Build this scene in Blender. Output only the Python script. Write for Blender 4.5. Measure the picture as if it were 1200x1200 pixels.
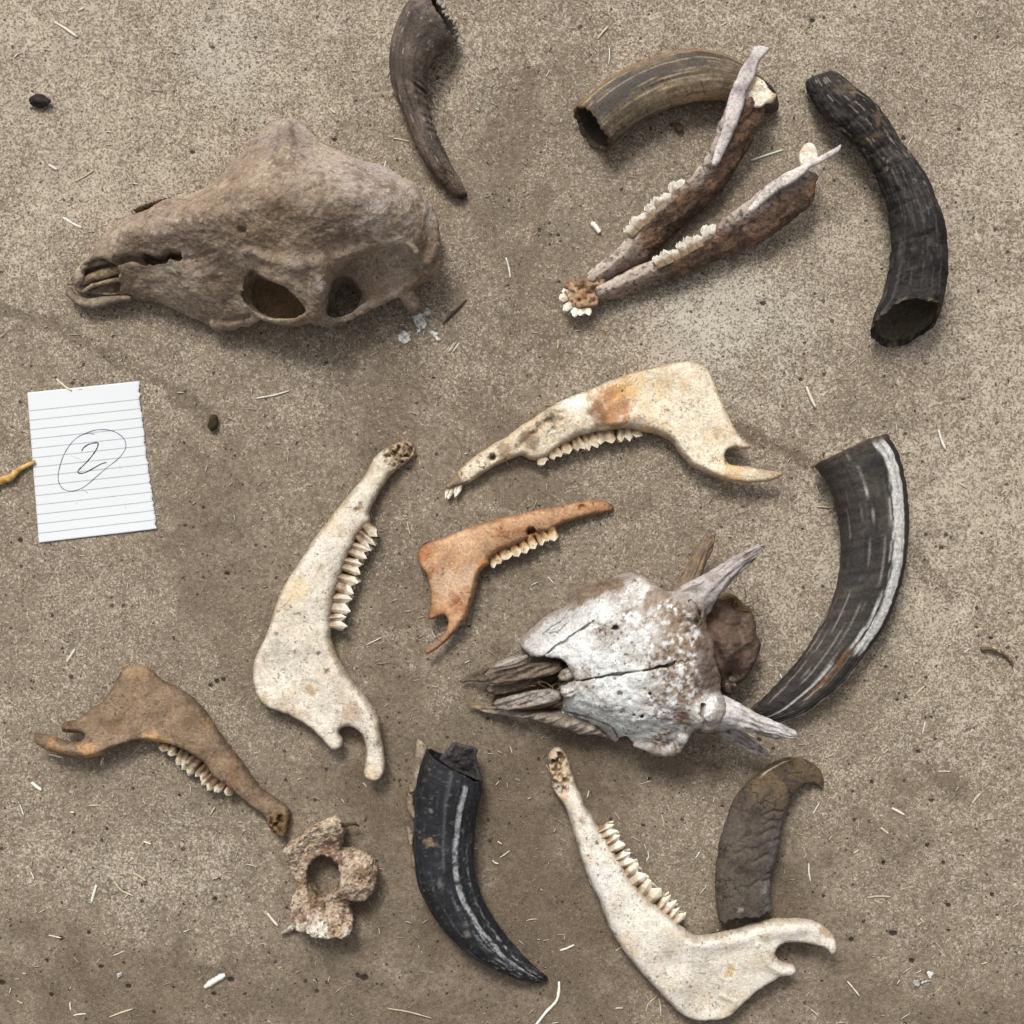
import bpy, math, random
import numpy as np
from mathutils import Vector
from mathutils.geometry import delaunay_2d_cdt

for o in list(bpy.data.objects):
    bpy.data.objects.remove(o, do_unlink=True)
scene = bpy.context.scene
COL = scene.collection

# ------------------------------------------------------------------ camera, light, exposure
S = 0.0007            # metres on the floor for one unit of the plan grid (1200 x 1200 units)
CAM_H = 1.25          # camera height above the floor
HU = CAM_H / S
cam_d = bpy.data.cameras.new('camera')
cam = bpy.data.objects.new('camera', cam_d)
COL.objects.link(cam)
cam.location = (0, 0, CAM_H)
cam.rotation_euler = (0, 0, 0)
cam_d.sensor_width = 36.0
cam_d.lens = 36.0 * CAM_H / (1200 * S)
cam_d.clip_start = 0.02
cam_d.clip_end = 50
scene.camera = cam

SUN_EL, SUN_AZ = math.radians(47), math.radians(-16)     # azimuth measured from +Y (top of the picture) to the right
w = bpy.data.worlds.new('World')
scene.world = w
w.use_nodes = True
nt = w.node_tree
nt.nodes.clear()
sky = nt.nodes.new('ShaderNodeTexSky')
sky.sky_type = 'NISHITA'
sky.sun_disc = False
sky.sun_elevation = SUN_EL
sky.sun_rotation = SUN_AZ
sky.air_density = 1.0
sky.dust_density = 4.0
sky.ozone_density = 1.0
hsv = nt.nodes.new('ShaderNodeHueSaturation')           # overcast: the sky's blue is veiled by cloud
hsv.inputs['Saturation'].default_value = 0.07
bg = nt.nodes.new('ShaderNodeBackground')
bg.inputs['Strength'].default_value = 0.073
wo = nt.nodes.new('ShaderNodeOutputWorld')
nt.links.new(sky.outputs[0], hsv.inputs['Color'])
nt.links.new(hsv.outputs[0], bg.inputs['Color'])
nt.links.new(bg.outputs[0], wo.inputs['Surface'])

sd = bpy.data.lights.new('sun', 'SUN')
sd.energy = 1.5
sd.angle = math.radians(17)
sd.color = (1.0, 0.955, 0.885)
sun = bpy.data.objects.new('sun', sd)
COL.objects.link(sun)
sdir = Vector((math.sin(SUN_AZ) * math.cos(SUN_EL), math.cos(SUN_AZ) * math.cos(SUN_EL), math.sin(SUN_EL)))
sun.rotation_euler = sdir.to_track_quat('Z', 'Y').to_euler()
sun.location = (0, 0.5, 1.5)

vs = scene.view_settings
vs.view_transform = 'Standard'
vs.look = 'None'
vs.exposure = 0.82
vs.gamma = 1.0
vs.use_curve_mapping = False

# ------------------------------------------------------------------ numeric helpers
rng = np.random.default_rng(7)
random.seed(7)
PERM = rng.permutation(256).astype(np.int32)
VAL = rng.random(256).astype(np.float32) * 2 - 1


def vnoise(P):
    P = np.asarray(P, np.float32)
    F = np.floor(P)
    I = F.astype(np.int32)
    f = P - F
    u = f * f * f * (f * (f * 6 - 15) + 10)
    out = 0
    for dx in (0, 1):
        for dy in (0, 1):
            for dz in (0, 1):
                h = PERM[(PERM[(PERM[(I[:, 0] + dx) & 255] + I[:, 1] + dy) & 255] + I[:, 2] + dz) & 255]
                wgt = (u[:, 0] if dx else 1 - u[:, 0]) * (u[:, 1] if dy else 1 - u[:, 1]) * (u[:, 2] if dz else 1 - u[:, 2])
                out = out + VAL[h] * wgt
    return out


def fbm(P, size, octv=4, seed=0.0, gain=0.55):
    """fractal noise in about -1..1; size = size of the largest feature in plan units"""
    P = np.asarray(P, np.float32)
    if P.shape[1] == 2:
        P = np.c_[P, np.zeros(len(P), np.float32)]
    Q = P / size + np.float32([seed * 13.7 + .31, seed * 7.3 + .57, seed * 3.1 + .83])
    a, s, tot = 1.0, 0, 0
    for _ in range(octv):
        s = s + a * vnoise(Q)
        tot += a
        a *= gain
        Q = Q * 2.03 + 17.1
    return s / tot * 1.5


def sstep(a, b, x):
    t = np.clip((x - a) / (b - a), 0, 1)
    return t * t * (3 - 2 * t)


def rgb(r, g, b):
    c = np.array([r, g, b], float) / 255
    return np.where(c <= .04045, c / 12.92, ((c + .055) / 1.055) ** 2.4)


def mixc(c, d, t):
    t = np.clip(t, 0, 1)[:, None]
    return c * (1 - t) + np.asarray(d) * t


def Z(ox, oy, s):
    def f(pts):
        a = np.array(pts, float)
        a[..., 0] = ox + a[..., 0] / s
        a[..., 1] = oy + a[..., 1] / s
        return a
    return f


def catmull(P, n, closed=False):
    P = np.asarray(P, float)
    m = len(P)
    if closed:
        Q = np.vstack([P[-1], P, P[0], P[1]])
        segs = m
    else:
        Q = np.vstack([2 * P[0] - P[1], P, 2 * P[-1] - P[-2]])
        segs = m - 1
    t = np.linspace(0, segs, n, endpoint=not closed)
    i = np.minimum(t.astype(int), segs - 1)
    f = (t - i)[:, None]
    p0, p1, p2, p3 = Q[i], Q[i + 1], Q[i + 2], Q[i + 3]
    return 0.5 * (2 * p1 + (p2 - p0) * f + (2 * p0 - 5 * p1 + 4 * p2 - p3) * f ** 2 + (3 * p1 - p0 - 3 * p2 + p3) * f ** 3)


def resample(P, step, closed=False):
    P = np.asarray(P, float)
    Q = np.vstack([P, P[:1]]) if closed else P
    L = np.r_[0, np.cumsum(np.linalg.norm(np.diff(Q[:, :2], axis=0), axis=1))]
    n = max(int(round(L[-1] / step)), 3)
    t = np.linspace(0, L[-1], n, endpoint=not closed)
    return np.stack([np.interp(t, L, Q[:, k]) for k in range(P.shape[1])], 1)


def smooth_outline(P, step):
    return resample(catmull(P, len(P) * 12, True), step, True)


def seg_dist(P, A, B, chunk=20000):
    """distance of 2-D points to the nearest of the segments A-B, and parameter of that one"""
    out = np.empty(len(P))
    AB = B - A
    L2 = np.maximum((AB ** 2).sum(1), 1e-9)
    for s in range(0, len(P), chunk):
        q = P[s:s + chunk]
        ap = q[:, None, :] - A[None]
        t = np.clip((ap * AB[None]).sum(2) / L2, 0, 1)
        d = ap - t[..., None] * AB[None]
        out[s:s + chunk] = np.sqrt((d ** 2).sum(2).min(1))
    return out


def inside(P, poly):
    x, y = P[:, 0], P[:, 1]
    r = np.zeros(len(P), bool)
    x1, y1 = poly[:, 0], poly[:, 1]
    x2, y2 = np.roll(x1, -1), np.roll(y1, -1)
    for a, b, c, d in zip(x1, y1, x2, y2):
        if b == d:
            continue
        k = ((b > y) != (d > y))
        r ^= k & (x < (c - a) * (y - b) / (d - b) + a)
    return r


def poly_sd(P, poly):
    """signed 2-D distance, positive inside"""
    d = seg_dist(P, poly, np.roll(poly, -1, 0))
    return np.where(inside(P, poly), d, -d)


def line_dist(P, pts):
    pts = np.asarray(pts, float)
    return seg_dist(P, pts[:-1, :2], pts[1:, :2])


def idw(P, ctrl, p=2.6):
    ctrl = np.asarray(ctrl, float)
    D = np.sqrt(((P[:, None, :] - ctrl[None, :, :2]) ** 2).sum(2)) + 3.0
    W = D ** -p
    return (W @ ctrl[:, 2:]) / W.sum(1, keepdims=True)


def tps(P, ctrl, lam=1e-3):
    ctrl = np.asarray(ctrl, float)
    X = ctrl[:, :2] / 100.0
    n = len(X)

    def U(r2):
        return 0.5 * r2 * np.log(np.maximum(r2, 1e-12))
    K = U(((X[:, None] - X[None]) ** 2).sum(2)) + lam * np.eye(n)
    Pm = np.c_[np.ones(n), X]
    A = np.zeros((n + 3, n + 3))
    A[:n, :n], A[:n, n:], A[n:, :n] = K, Pm, Pm.T
    sol = np.linalg.solve(A, np.r_[ctrl[:, 2], 0, 0, 0])
    q = P / 100.0
    return U(((q[:, None] - X[None]) ** 2).sum(2)) @ sol[:n] + sol[n] + q @ sol[n + 1:]


# ------------------------------------------------------------------ materials
def mat_vcol(name, rough=0.75, spec=0.3, bumps=((380, 0.35, 5),), var=0.22, vscale=420, rough_var=0.12, speck=.35, sscale=700, fleck=0.0, fscale=170, crack=0.0, cscale=60, dirt=(.05, .037, .027)):
    m = bpy.data.materials.new(name)
    m.use_nodes = True
    t = m.node_tree
    N, Lk = t.nodes, t.links
    bs = N['Principled BSDF']
    bs.inputs['Specular IOR Level'].default_value = spec
    at = N.new('ShaderNodeAttribute')
    at.attribute_name = 'Col'
    tc = N.new('ShaderNodeTexCoord')
    n1 = N.new('ShaderNodeTexNoise')
    n1.inputs['Scale'].default_value = vscale
    n1.inputs['Detail'].default_value = 3
    n1.inputs['Roughness'].default_value = .65
    Lk.new(tc.outputs['Object'], n1.inputs['Vector'])
    mr = N.new('ShaderNodeMapRange')
    mr.inputs['From Min'].default_value = .3
    mr.inputs['From Max'].default_value = .7
    mr.inputs['To Min'].default_value = 1 - var
    mr.inputs['To Max'].default_value = 1 + var * .8
    Lk.new(n1.outputs['Fac'], mr.inputs['Value'])
    mx = N.new('ShaderNodeMix')
    mx.data_type = 'RGBA'
    mx.blend_type = 'MULTIPLY'
    mx.inputs['Factor'].default_value = 1
    Lk.new(at.outputs['Color'], mx.inputs['A'])
    Lk.new(mr.outputs['Result'], mx.inputs['B'])
    n2 = N.new('ShaderNodeTexNoise')
    n2.inputs['Scale'].default_value = sscale
    n2.inputs['Detail'].default_value = 1.5
    n2.inputs['Roughness'].default_value = .7
    Lk.new(tc.outputs['Object'], n2.inputs['Vector'])
    mr2 = N.new('ShaderNodeMapRange')
    mr2.inputs['From Min'].default_value = .60
    mr2.inputs['From Max'].default_value = .70
    mr2.inputs['To Min'].default_value = 1
    mr2.inputs['To Max'].default_value = 1 - speck
    Lk.new(n2.outputs['Fac'], mr2.inputs['Value'])
    mx2 = N.new('ShaderNodeMix')
    mx2.data_type = 'RGBA'
    mx2.blend_type = 'MULTIPLY'
    mx2.inputs['Factor'].default_value = 1
    Lk.new(mx.outputs['Result'], mx2.inputs['A'])
    Lk.new(mr2.outputs['Result'], mx2.inputs['B'])
    colour = mx2.outputs['Result']
    extra_h = []

    def tex_noise(scale, det, ro, dist=0.0):
        q = N.new('ShaderNodeTexNoise')
        q.inputs['Scale'].default_value = scale
        q.inputs['Detail'].default_value = det
        q.inputs['Roughness'].default_value = ro
        q.inputs['Distortion'].default_value = dist
        Lk.new(tc.outputs['Object'], q.inputs['Vector'])
        return q.outputs['Fac']

    def rng_(v, lo, hi, a_=0.0, b_=1.0):
        q = N.new('ShaderNodeMapRange')
        q.interpolation_type = 'SMOOTHSTEP'
        for nm, x in (('From Min', lo), ('From Max', hi), ('To Min', a_), ('To Max', b_)):
            q.inputs[nm].default_value = x
        Lk.new(v, q.inputs['Value'])
        return q.outputs['Result']

    def mul(x, y):
        q = N.new('ShaderNodeMath')
        q.operation = 'MULTIPLY'
        Lk.new(x, q.inputs[0])
        if isinstance(y, (int, float)):
            q.inputs[1].default_value = y
        else:
            Lk.new(y, q.inputs[1])
        return q.outputs[0]

    def over(f, base):
        q = N.new('ShaderNodeMix')
        q.data_type = 'RGBA'
        Lk.new(f, q.inputs['Factor'])
        Lk.new(base, q.inputs['A'])
        q.inputs['B'].default_value = (*dirt, 1)
        return q.outputs['Result']
    if fleck:
        f1 = mul(rng_(tex_noise(fscale, 4, .8, .5), .60, .655), rng_(tex_noise(38, 1, .6), .42, .6))
        colour = over(mul(f1, fleck), colour)
        extra_h.append((f1, .5))
    if crack:
        vo = N.new('ShaderNodeTexVoronoi')
        vo.feature = 'DISTANCE_TO_EDGE'
        vo.inputs['Scale'].default_value = cscale
        wv = N.new('ShaderNodeVectorMath')
        wv.operation = 'ADD'
        nc = N.new('ShaderNodeTexNoise')
        nc.inputs['Scale'].default_value = 90
        nc.inputs['Detail'].default_value = 4
        Lk.new(tc.outputs['Object'], nc.inputs['Vector'])
        vs_ = N.new('ShaderNodeVectorMath')
        vs_.operation = 'SCALE'
        vs_.inputs['Scale'].default_value = .022
        Lk.new(nc.outputs['Color'], vs_.inputs[0])
        Lk.new(tc.outputs['Object'], wv.inputs[0])
        Lk.new(vs_.outputs[0], wv.inputs[1])
        Lk.new(wv.outputs[0], vo.inputs['Vector'])
        f2 = mul(rng_(vo.outputs['Distance'], .026, .006), rng_(tex_noise(45, 1, .6), .50, .62))
        colour = over(mul(f2, crack), colour)
        extra_h.append((f2, 1.0))
    Lk.new(colour, bs.inputs['Base Color'])
    rr = N.new('ShaderNodeMapRange')
    rr.inputs['To Min'].default_value = rough - rough_var
    rr.inputs['To Max'].default_value = min(1, rough + rough_var)
    Lk.new(n1.outputs['Fac'], rr.inputs['Value'])
    Lk.new(rr.outputs['Result'], bs.inputs['Roughness'])
    prev = None
    for sc, st, det in bumps:
        nz = N.new('ShaderNodeTexNoise')
        nz.inputs['Scale'].default_value = sc
        nz.inputs['Detail'].default_value = det
        nz.inputs['Roughness'].default_value = .6
        Lk.new(tc.outputs['Object'], nz.inputs['Vector'])
        b = N.new('ShaderNodeBump')
        b.inputs['Strength'].default_value = st
        b.inputs['Distance'].default_value = 0.0012
        Lk.new(nz.outputs['Fac'], b.inputs['Height'])
        if prev:
            Lk.new(prev.outputs['Normal'], b.inputs['Normal'])
        prev = b
    for hh, st in extra_h:
        b = N.new('ShaderNodeBump')
        b.invert = True
        b.inputs['Strength'].default_value = st
        b.inputs['Distance'].default_value = 0.0012
        Lk.new(hh, b.inputs['Height'])
        Lk.new(prev.outputs['Normal'], b.inputs['Normal'])
        prev = b
    Lk.new(prev.outputs['Normal'], bs.inputs['Normal'])
    return m


M_BONE = mat_vcol('weathered bone', .64, .32, ((120, .8, 5), (700, .6, 4)), .26, fleck=.85, fscale=210)
M_CLEANBONE = mat_vcol('bleached bone', .62, .32, ((120, .7, 5), (700, .6, 4)), .2, fleck=.85, fscale=260)
M_ROUGHBONE = mat_vcol('crumbly bone', .85, .2, ((300, .8, 6), (1200, .6, 4)), .35, fleck=.7)
M_MUD = mat_vcol('mud-caked bone', .92, .12, ((110, .55, 5), (700, .8, 4)), .28, fleck=.5, fscale=150)
M_TOOTH = mat_vcol('tooth enamel', .38, .5, ((300, .3, 4),), .2, fleck=.6, fscale=330)
M_HORN = mat_vcol('horn sheath', .62, .32, ((220, .6, 6), (1200, .5, 4)), .4, speck=.5, fleck=.5, fscale=200, dirt=(.02, .018, .016))
M_HORNMATT = mat_vcol('dusty horn sheath', .85, .2, ((180, .9, 6), (1000, .6, 4)), .35, speck=.5, fleck=.6, fscale=160, crack=.35, cscale=60, dirt=(.016, .014, .013))
M_STRAW = mat_vcol('straw', .6, .3, ((500, .2, 3),), .15)
M_SOIL = mat_vcol('dried droppings', .9, .15, ((500, .8, 5),), .3)


# ------------------------------------------------------------------ mesh building
class Thing:
    """A top-level thing: an Empty on the floor; plan units (x right, y down, z up) become local metres."""

    def __init__(self, name, label, cat, cx, cy, zm=20, group=None):
        self.cx, self.cy = cx, cy
        k = (HU - zm) / HU
        self.q = S * k
        o = bpy.data.objects.new(name, None)
        o.empty_display_size = 0.02
        COL.objects.link(o)
        o.location = ((cx - 600) * self.q, -(cy - 600) * self.q, 0)
        o['label'], o['category'] = label, cat
        if group:
            o['group'] = group
        self.o = o

    def loc(self, V):
        V = np.asarray(V, float)
        return np.c_[(V[:, 0] - self.cx) * self.q, -(V[:, 1] - self.cy) * self.q, V[:, 2] * self.q]

    def settle(self, sink=0.5):
        mz = 1e9
        for ch in self.o.children_recursive:
            n = len(ch.data.vertices)
            a = np.empty(n * 3, np.float32)
            ch.data.vertices.foreach_get('co', a)
            mz = min(mz, a[2::3].min())
        self.o.location.z = -mz - sink * S


def mk(name, V, F, col, mat, parent=None, smooth=True, tris=None):
    """V in metres; F: list of (n,3)/(n,4) int arrays"""
    if not isinstance(F, (list, tuple)):
        F = [F]
    F = [np.asarray(f, np.int64) for f in F if len(f)]
    vol = 0
    for f in F:
        T = [f[:, [0, 1, 2]]] + ([f[:, [0, 2, 3]]] if f.shape[1] == 4 else [])
        for t in T:
            vol += np.einsum('ij,ij->i', V[t[:, 0]], np.cross(V[t[:, 1]], V[t[:, 2]])).sum()
    if vol < 0:
        F = [f[:, ::-1] for f in F]
    me = bpy.data.meshes.new(name)
    me.vertices.add(len(V))
    me.vertices.foreach_set('co', np.ascontiguousarray(V, np.float32).ravel())
    tot = np.concatenate([np.full(len(f), f.shape[1]) for f in F])
    idx = np.concatenate([f.ravel() for f in F])
    me.loops.add(len(idx))
    me.loops.foreach_set('vertex_index', idx.astype(np.int32))
    me.polygons.add(len(tot))
    st = np.r_[0, np.cumsum(tot)[:-1]]
    me.polygons.foreach_set('loop_start', st.astype(np.int32))
    me.polygons.foreach_set('loop_total', tot.astype(np.int32))
    me.polygons.foreach_set('use_smooth', np.full(len(tot), smooth))
    me.update(calc_edges=True)
    me.validate()
    if col is not None:
        at = me.color_attributes.new('Col', 'FLOAT_COLOR', 'POINT')
        c = np.ones((len(V), 4), np.float32)
        c[:, :3] = np.clip(col, 0.002, .95)
        at.data.foreach_set('color', c.ravel())
    me.materials.append(mat)
    o = bpy.data.objects.new(name, me)
    COL.objects.link(o)
    if parent is not None:
        o.parent = parent
    return o


def normals(V, Fs):
    n = np.zeros_like(V)
    for f in Fs:
        for t in ([f[:, [0, 1, 2]]] + ([f[:, [0, 2, 3]]] if f.shape[1] == 4 else [])):
            c = np.cross(V[t[:, 1]] - V[t[:, 0]], V[t[:, 2]] - V[t[:, 0]])
            for k in range(3):
                np.add.at(n, t[:, k], c)
    return n / np.maximum(np.linalg.norm(n, axis=1, keepdims=True), 1e-12)


def inflate(th, name, outline, ctrl, colf, mat, step=1.7, rf=1.0, relief=None, holes=(), botf=.75, noise=.5, nsize=14, seed=1, raw=False):
    """A rounded solid over a plan outline. ctrl rows: x, y, half thickness, centre height."""
    bd = np.asarray(outline, float) if raw else smooth_outline(outline, step)
    jit = .55 if raw else .8
    bd = bd + jit * np.c_[fbm(bd, 11, 3, seed + 31), fbm(bd, 11, 3, seed + 37)]
    hb = [smooth_outline(h, step) for h in holes]
    lo, hi = bd.min(0), bd.max(0)
    gx, gy = np.arange(lo[0], hi[0], step), np.arange(lo[1], hi[1], step * .87)
    G = np.stack(np.meshgrid(gx, gy), -1)
    G[1::2, :, 0] += step * .5
    G = G.reshape(-1, 2) + rng.uniform(-.12, .12, (G.size // 2, 2)) * step
    d = poly_sd(G, bd)
    for h in hb:
        d = np.minimum(d, -poly_sd(G, h))
    G = G[d > step * .55]
    P = np.vstack([bd] + hb + [G])
    edges, s = [], 0
    for b in [bd] + hb:
        n = len(b)
        edges += [(s + i, s + (i + 1) % n) for i in range(n)]
        s += n
    nb = s
    vo, _, fo, _, _, _ = delaunay_2d_cdt([Vector(p) for p in P], edges, [], 0, 1e-5)
    P2 = np.array([tuple(v) for v in vo])
    F = np.array([f for f in fo if len(f) == 3])
    cen = P2[F].mean(1)
    ok = inside(cen, bd)
    for h in hb:
        ok &= ~inside(cen, h)
    F = F[ok]
    d = np.abs(poly_sd(P2, bd))
    for h in hb:
        d = np.minimum(d, np.abs(poly_sd(P2, h)))
    edge = d < 1e-3
    c = idw(P2, ctrl)
    T, zc = c[:, 0], c[:, 1]
    tight = np.sqrt(np.clip(1 - (1 - np.clip(d / (T * rf * .62), 0, 1)) ** 2, 0, 1))
    wide = np.sqrt(np.clip(1 - (1 - np.clip(d / (T * rf * 2.2), 0, 1)) ** 2, 0, 1))
    prof = .66 * tight + .34 * wide
    soft = sstep(0, 6, d)
    top = zc + T * prof
    if relief is not None:
        top = top + relief(P2[:, 0], P2[:, 1], d) * soft * 1.7
    top = top + (fbm(P2, nsize, 4, seed) * noise + fbm(P2, 42, 2, seed + 2) * min(1.0, noise) * 1.6) * soft
    bot = zc - T * botf * prof
    n = len(P2)
    # shared rim, separate top and bottom inside
    imap = np.arange(n)
    ins = np.where(~edge)[0]
    imap[ins] = n + np.arange(len(ins))
    V = np.vstack([np.c_[P2, np.where(edge, zc, top)], np.c_[P2[ins], bot[ins]]])
    Fb = imap[F][:, ::-1]
    dd = np.r_[d, d[ins]]
    col = colf(V, dd)
    return mk(name, th.loc(V), [F, Fb], col, mat, th.o)


def tube(th, name, pairs, colf, mat, ratio=.8, zc=None, lift=None, open_start=None, step=1.5, nang=104, disp=None, lean=0.0, wall=3.0, jag=1.5, sup=2.0, tip=True, seed=1, parent=None, roll=0.0, inner=None):
    """A horn: rings between a left and a right edge. zc: list of centre heights (else it lies on the floor)."""
    pairs = np.asarray(pairs, float)
    m = len(pairs)
    cl = (pairs[:, 0] + pairs[:, 1]) / 2
    Ltot = np.linalg.norm(np.diff(cl, axis=0), axis=1).sum()
    n = max(int(Ltot / step), 8)
    Lp, Rp = catmull(pairs[:, 0], n), catmull(pairs[:, 1], n)
    C, A = (Lp + Rp) / 2, (Rp - Lp) / 2
    a = np.maximum(np.linalg.norm(A, axis=1), .4)
    T = np.gradient(C, axis=0)
    T /= np.maximum(np.linalg.norm(T, axis=1, keepdims=True), 1e-9)
    s = np.r_[0, np.cumsum(np.linalg.norm(np.diff(C, axis=0), axis=1))]
    tt = np.linspace(0, m - 1, n)
    rt = np.interp(tt, np.linspace(0, m - 1, len(ratio)), ratio) if np.ndim(ratio) else np.full(n, ratio)
    b = a * rt
    z0 = np.interp(tt, np.linspace(0, m - 1, len(zc)), zc) if zc is not None else b.copy()
    if lift is not None:
        z0 = z0 + np.interp(tt, np.linspace(0, m - 1, len(lift)), lift)
    th_ = np.linspace(0, 2 * np.pi, nang, endpoint=False)
    cx = -np.sign(np.cos(th_)) * np.abs(np.cos(th_)) ** (2 / sup)
    cz = np.sign(np.sin(th_)) * np.abs(np.sin(th_)) ** (2 / sup)
    SS, CX = np.meshgrid(s, cx, indexing='ij')
    TH = np.broadcast_to(th_, SS.shape)
    r = np.ones_like(SS)
    if disp is not None:
        r = r + disp(SS / s[-1], CX, TH, SS) / np.maximum(a[:, None], 6)

    def ringset(idx, f, base=0):
        fal = np.exp(-s[idx] / (1.6 * a[0])) * lean * a[0]
        off = fal[:, None] * cz[None]
        if open_start:
            jj = fbm(np.c_[np.cos(th_) * 3, np.sin(th_) * 3, np.zeros(nang)] , 1.0, 3, seed) * jag
            off = off + jj[None] * np.exp(-s[idx] / 5.0)[:, None]
        rr = r[idx] * f[:, None]
        X = C[idx, 0][:, None] + A[idx, 0][:, None] * CX[idx] * rr + T[idx, 0][:, None] * off
        Y = C[idx, 1][:, None] + A[idx, 1][:, None] * CX[idx] * rr + T[idx, 1][:, None] * off
        Zz = z0[idx][:, None] + b[idx][:, None] * cz[None] * rr
        return np.stack([X, Y, Zz], -1)
    idx = np.arange(n)
    V = [ringset(idx, np.ones(n)).reshape(-1, 3)]
    inn = [np.zeros(n * nang)]
    uu = [(SS / s[-1]).ravel()]
    cc = [CX.ravel()]
    tt_ = [TH.ravel()]
    Fs = []

    def strip(s0, rows):
        i = np.arange(rows - 1)[:, None] * nang + s0
        j = np.arange(nang)[None]
        j2 = (j + 1) % nang
        return np.stack([i + j, i + j2, i + nang + j2, i + nang + j], -1).reshape(-1, 4)
    Fs.append(strip(0, n))
    cnt = n * nang
    # far end
    extra = [C[-1].tolist() + [z0[-1]]]
    # start
    if open_start:
        k = max(4, int(np.searchsorted(s, open_start)))
        ii = np.arange(0, min(k, n - 2))
        f = np.maximum(1 - wall / a[ii], .3) * np.linspace(1, .8, len(ii))
        V.append(ringset(ii, f).reshape(-1, 3))
        inn.append(np.repeat(np.linspace(.5, 1, len(ii)), nang))
        uu.append((SS[ii] / s[-1]).ravel())
        cc.append(CX[ii].ravel())
        tt_.append(TH[ii].ravel())
        Fs.append(strip(cnt, len(ii))[:, ::-1])
        j = np.arange(nang)
        j2 = (j + 1) % nang
        Fs.append(np.stack([j2, j, cnt + j, cnt + j2], -1))
        last = cnt + (len(ii) - 1) * nang
        cnt += len(ii) * nang
        V.append(np.array([C[ii[-1]].tolist() + [z0[ii[-1]]]]))
        inn.append(np.ones(1)); uu.append(np.zeros(1)); cc.append(np.zeros(1)); tt_.append(np.zeros(1))
        Fs.append(np.stack([last + j2, last + j, np.full(nang, cnt)], -1)[:, ::-1])
        cnt += 1
    else:
        j = np.arange(nang)
        V.append(np.array([C[0].tolist() + [z0[0]]]))
        inn.append(np.zeros(1)); uu.append(np.zeros(1)); cc.append(np.zeros(1)); tt_.append(np.zeros(1))
        Fs.append(np.stack([(j + 1) % nang, j, np.full(nang, cnt)], -1))
        cnt += 1
    V.append(np.array(extra))
    inn.append(np.zeros(1)); uu.append(np.ones(1)); cc.append(np.zeros(1)); tt_.append(np.zeros(1))
    j = np.arange(nang)
    Fs.append(np.stack([(n - 1) * nang + j, (n - 1) * nang + (j + 1) % nang, np.full(nang, cnt)], -1))
    V = np.vstack(V)
    col = colf(V, np.concatenate(uu), np.concatenate(cc), np.concatenate(tt_), np.concatenate(inn))
    return mk(name, th.loc(V), [f for f in Fs if f.shape[1] == 4] + [f for f in Fs if f.shape[1] == 3], col, mat, th.o if parent is None else parent)


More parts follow.
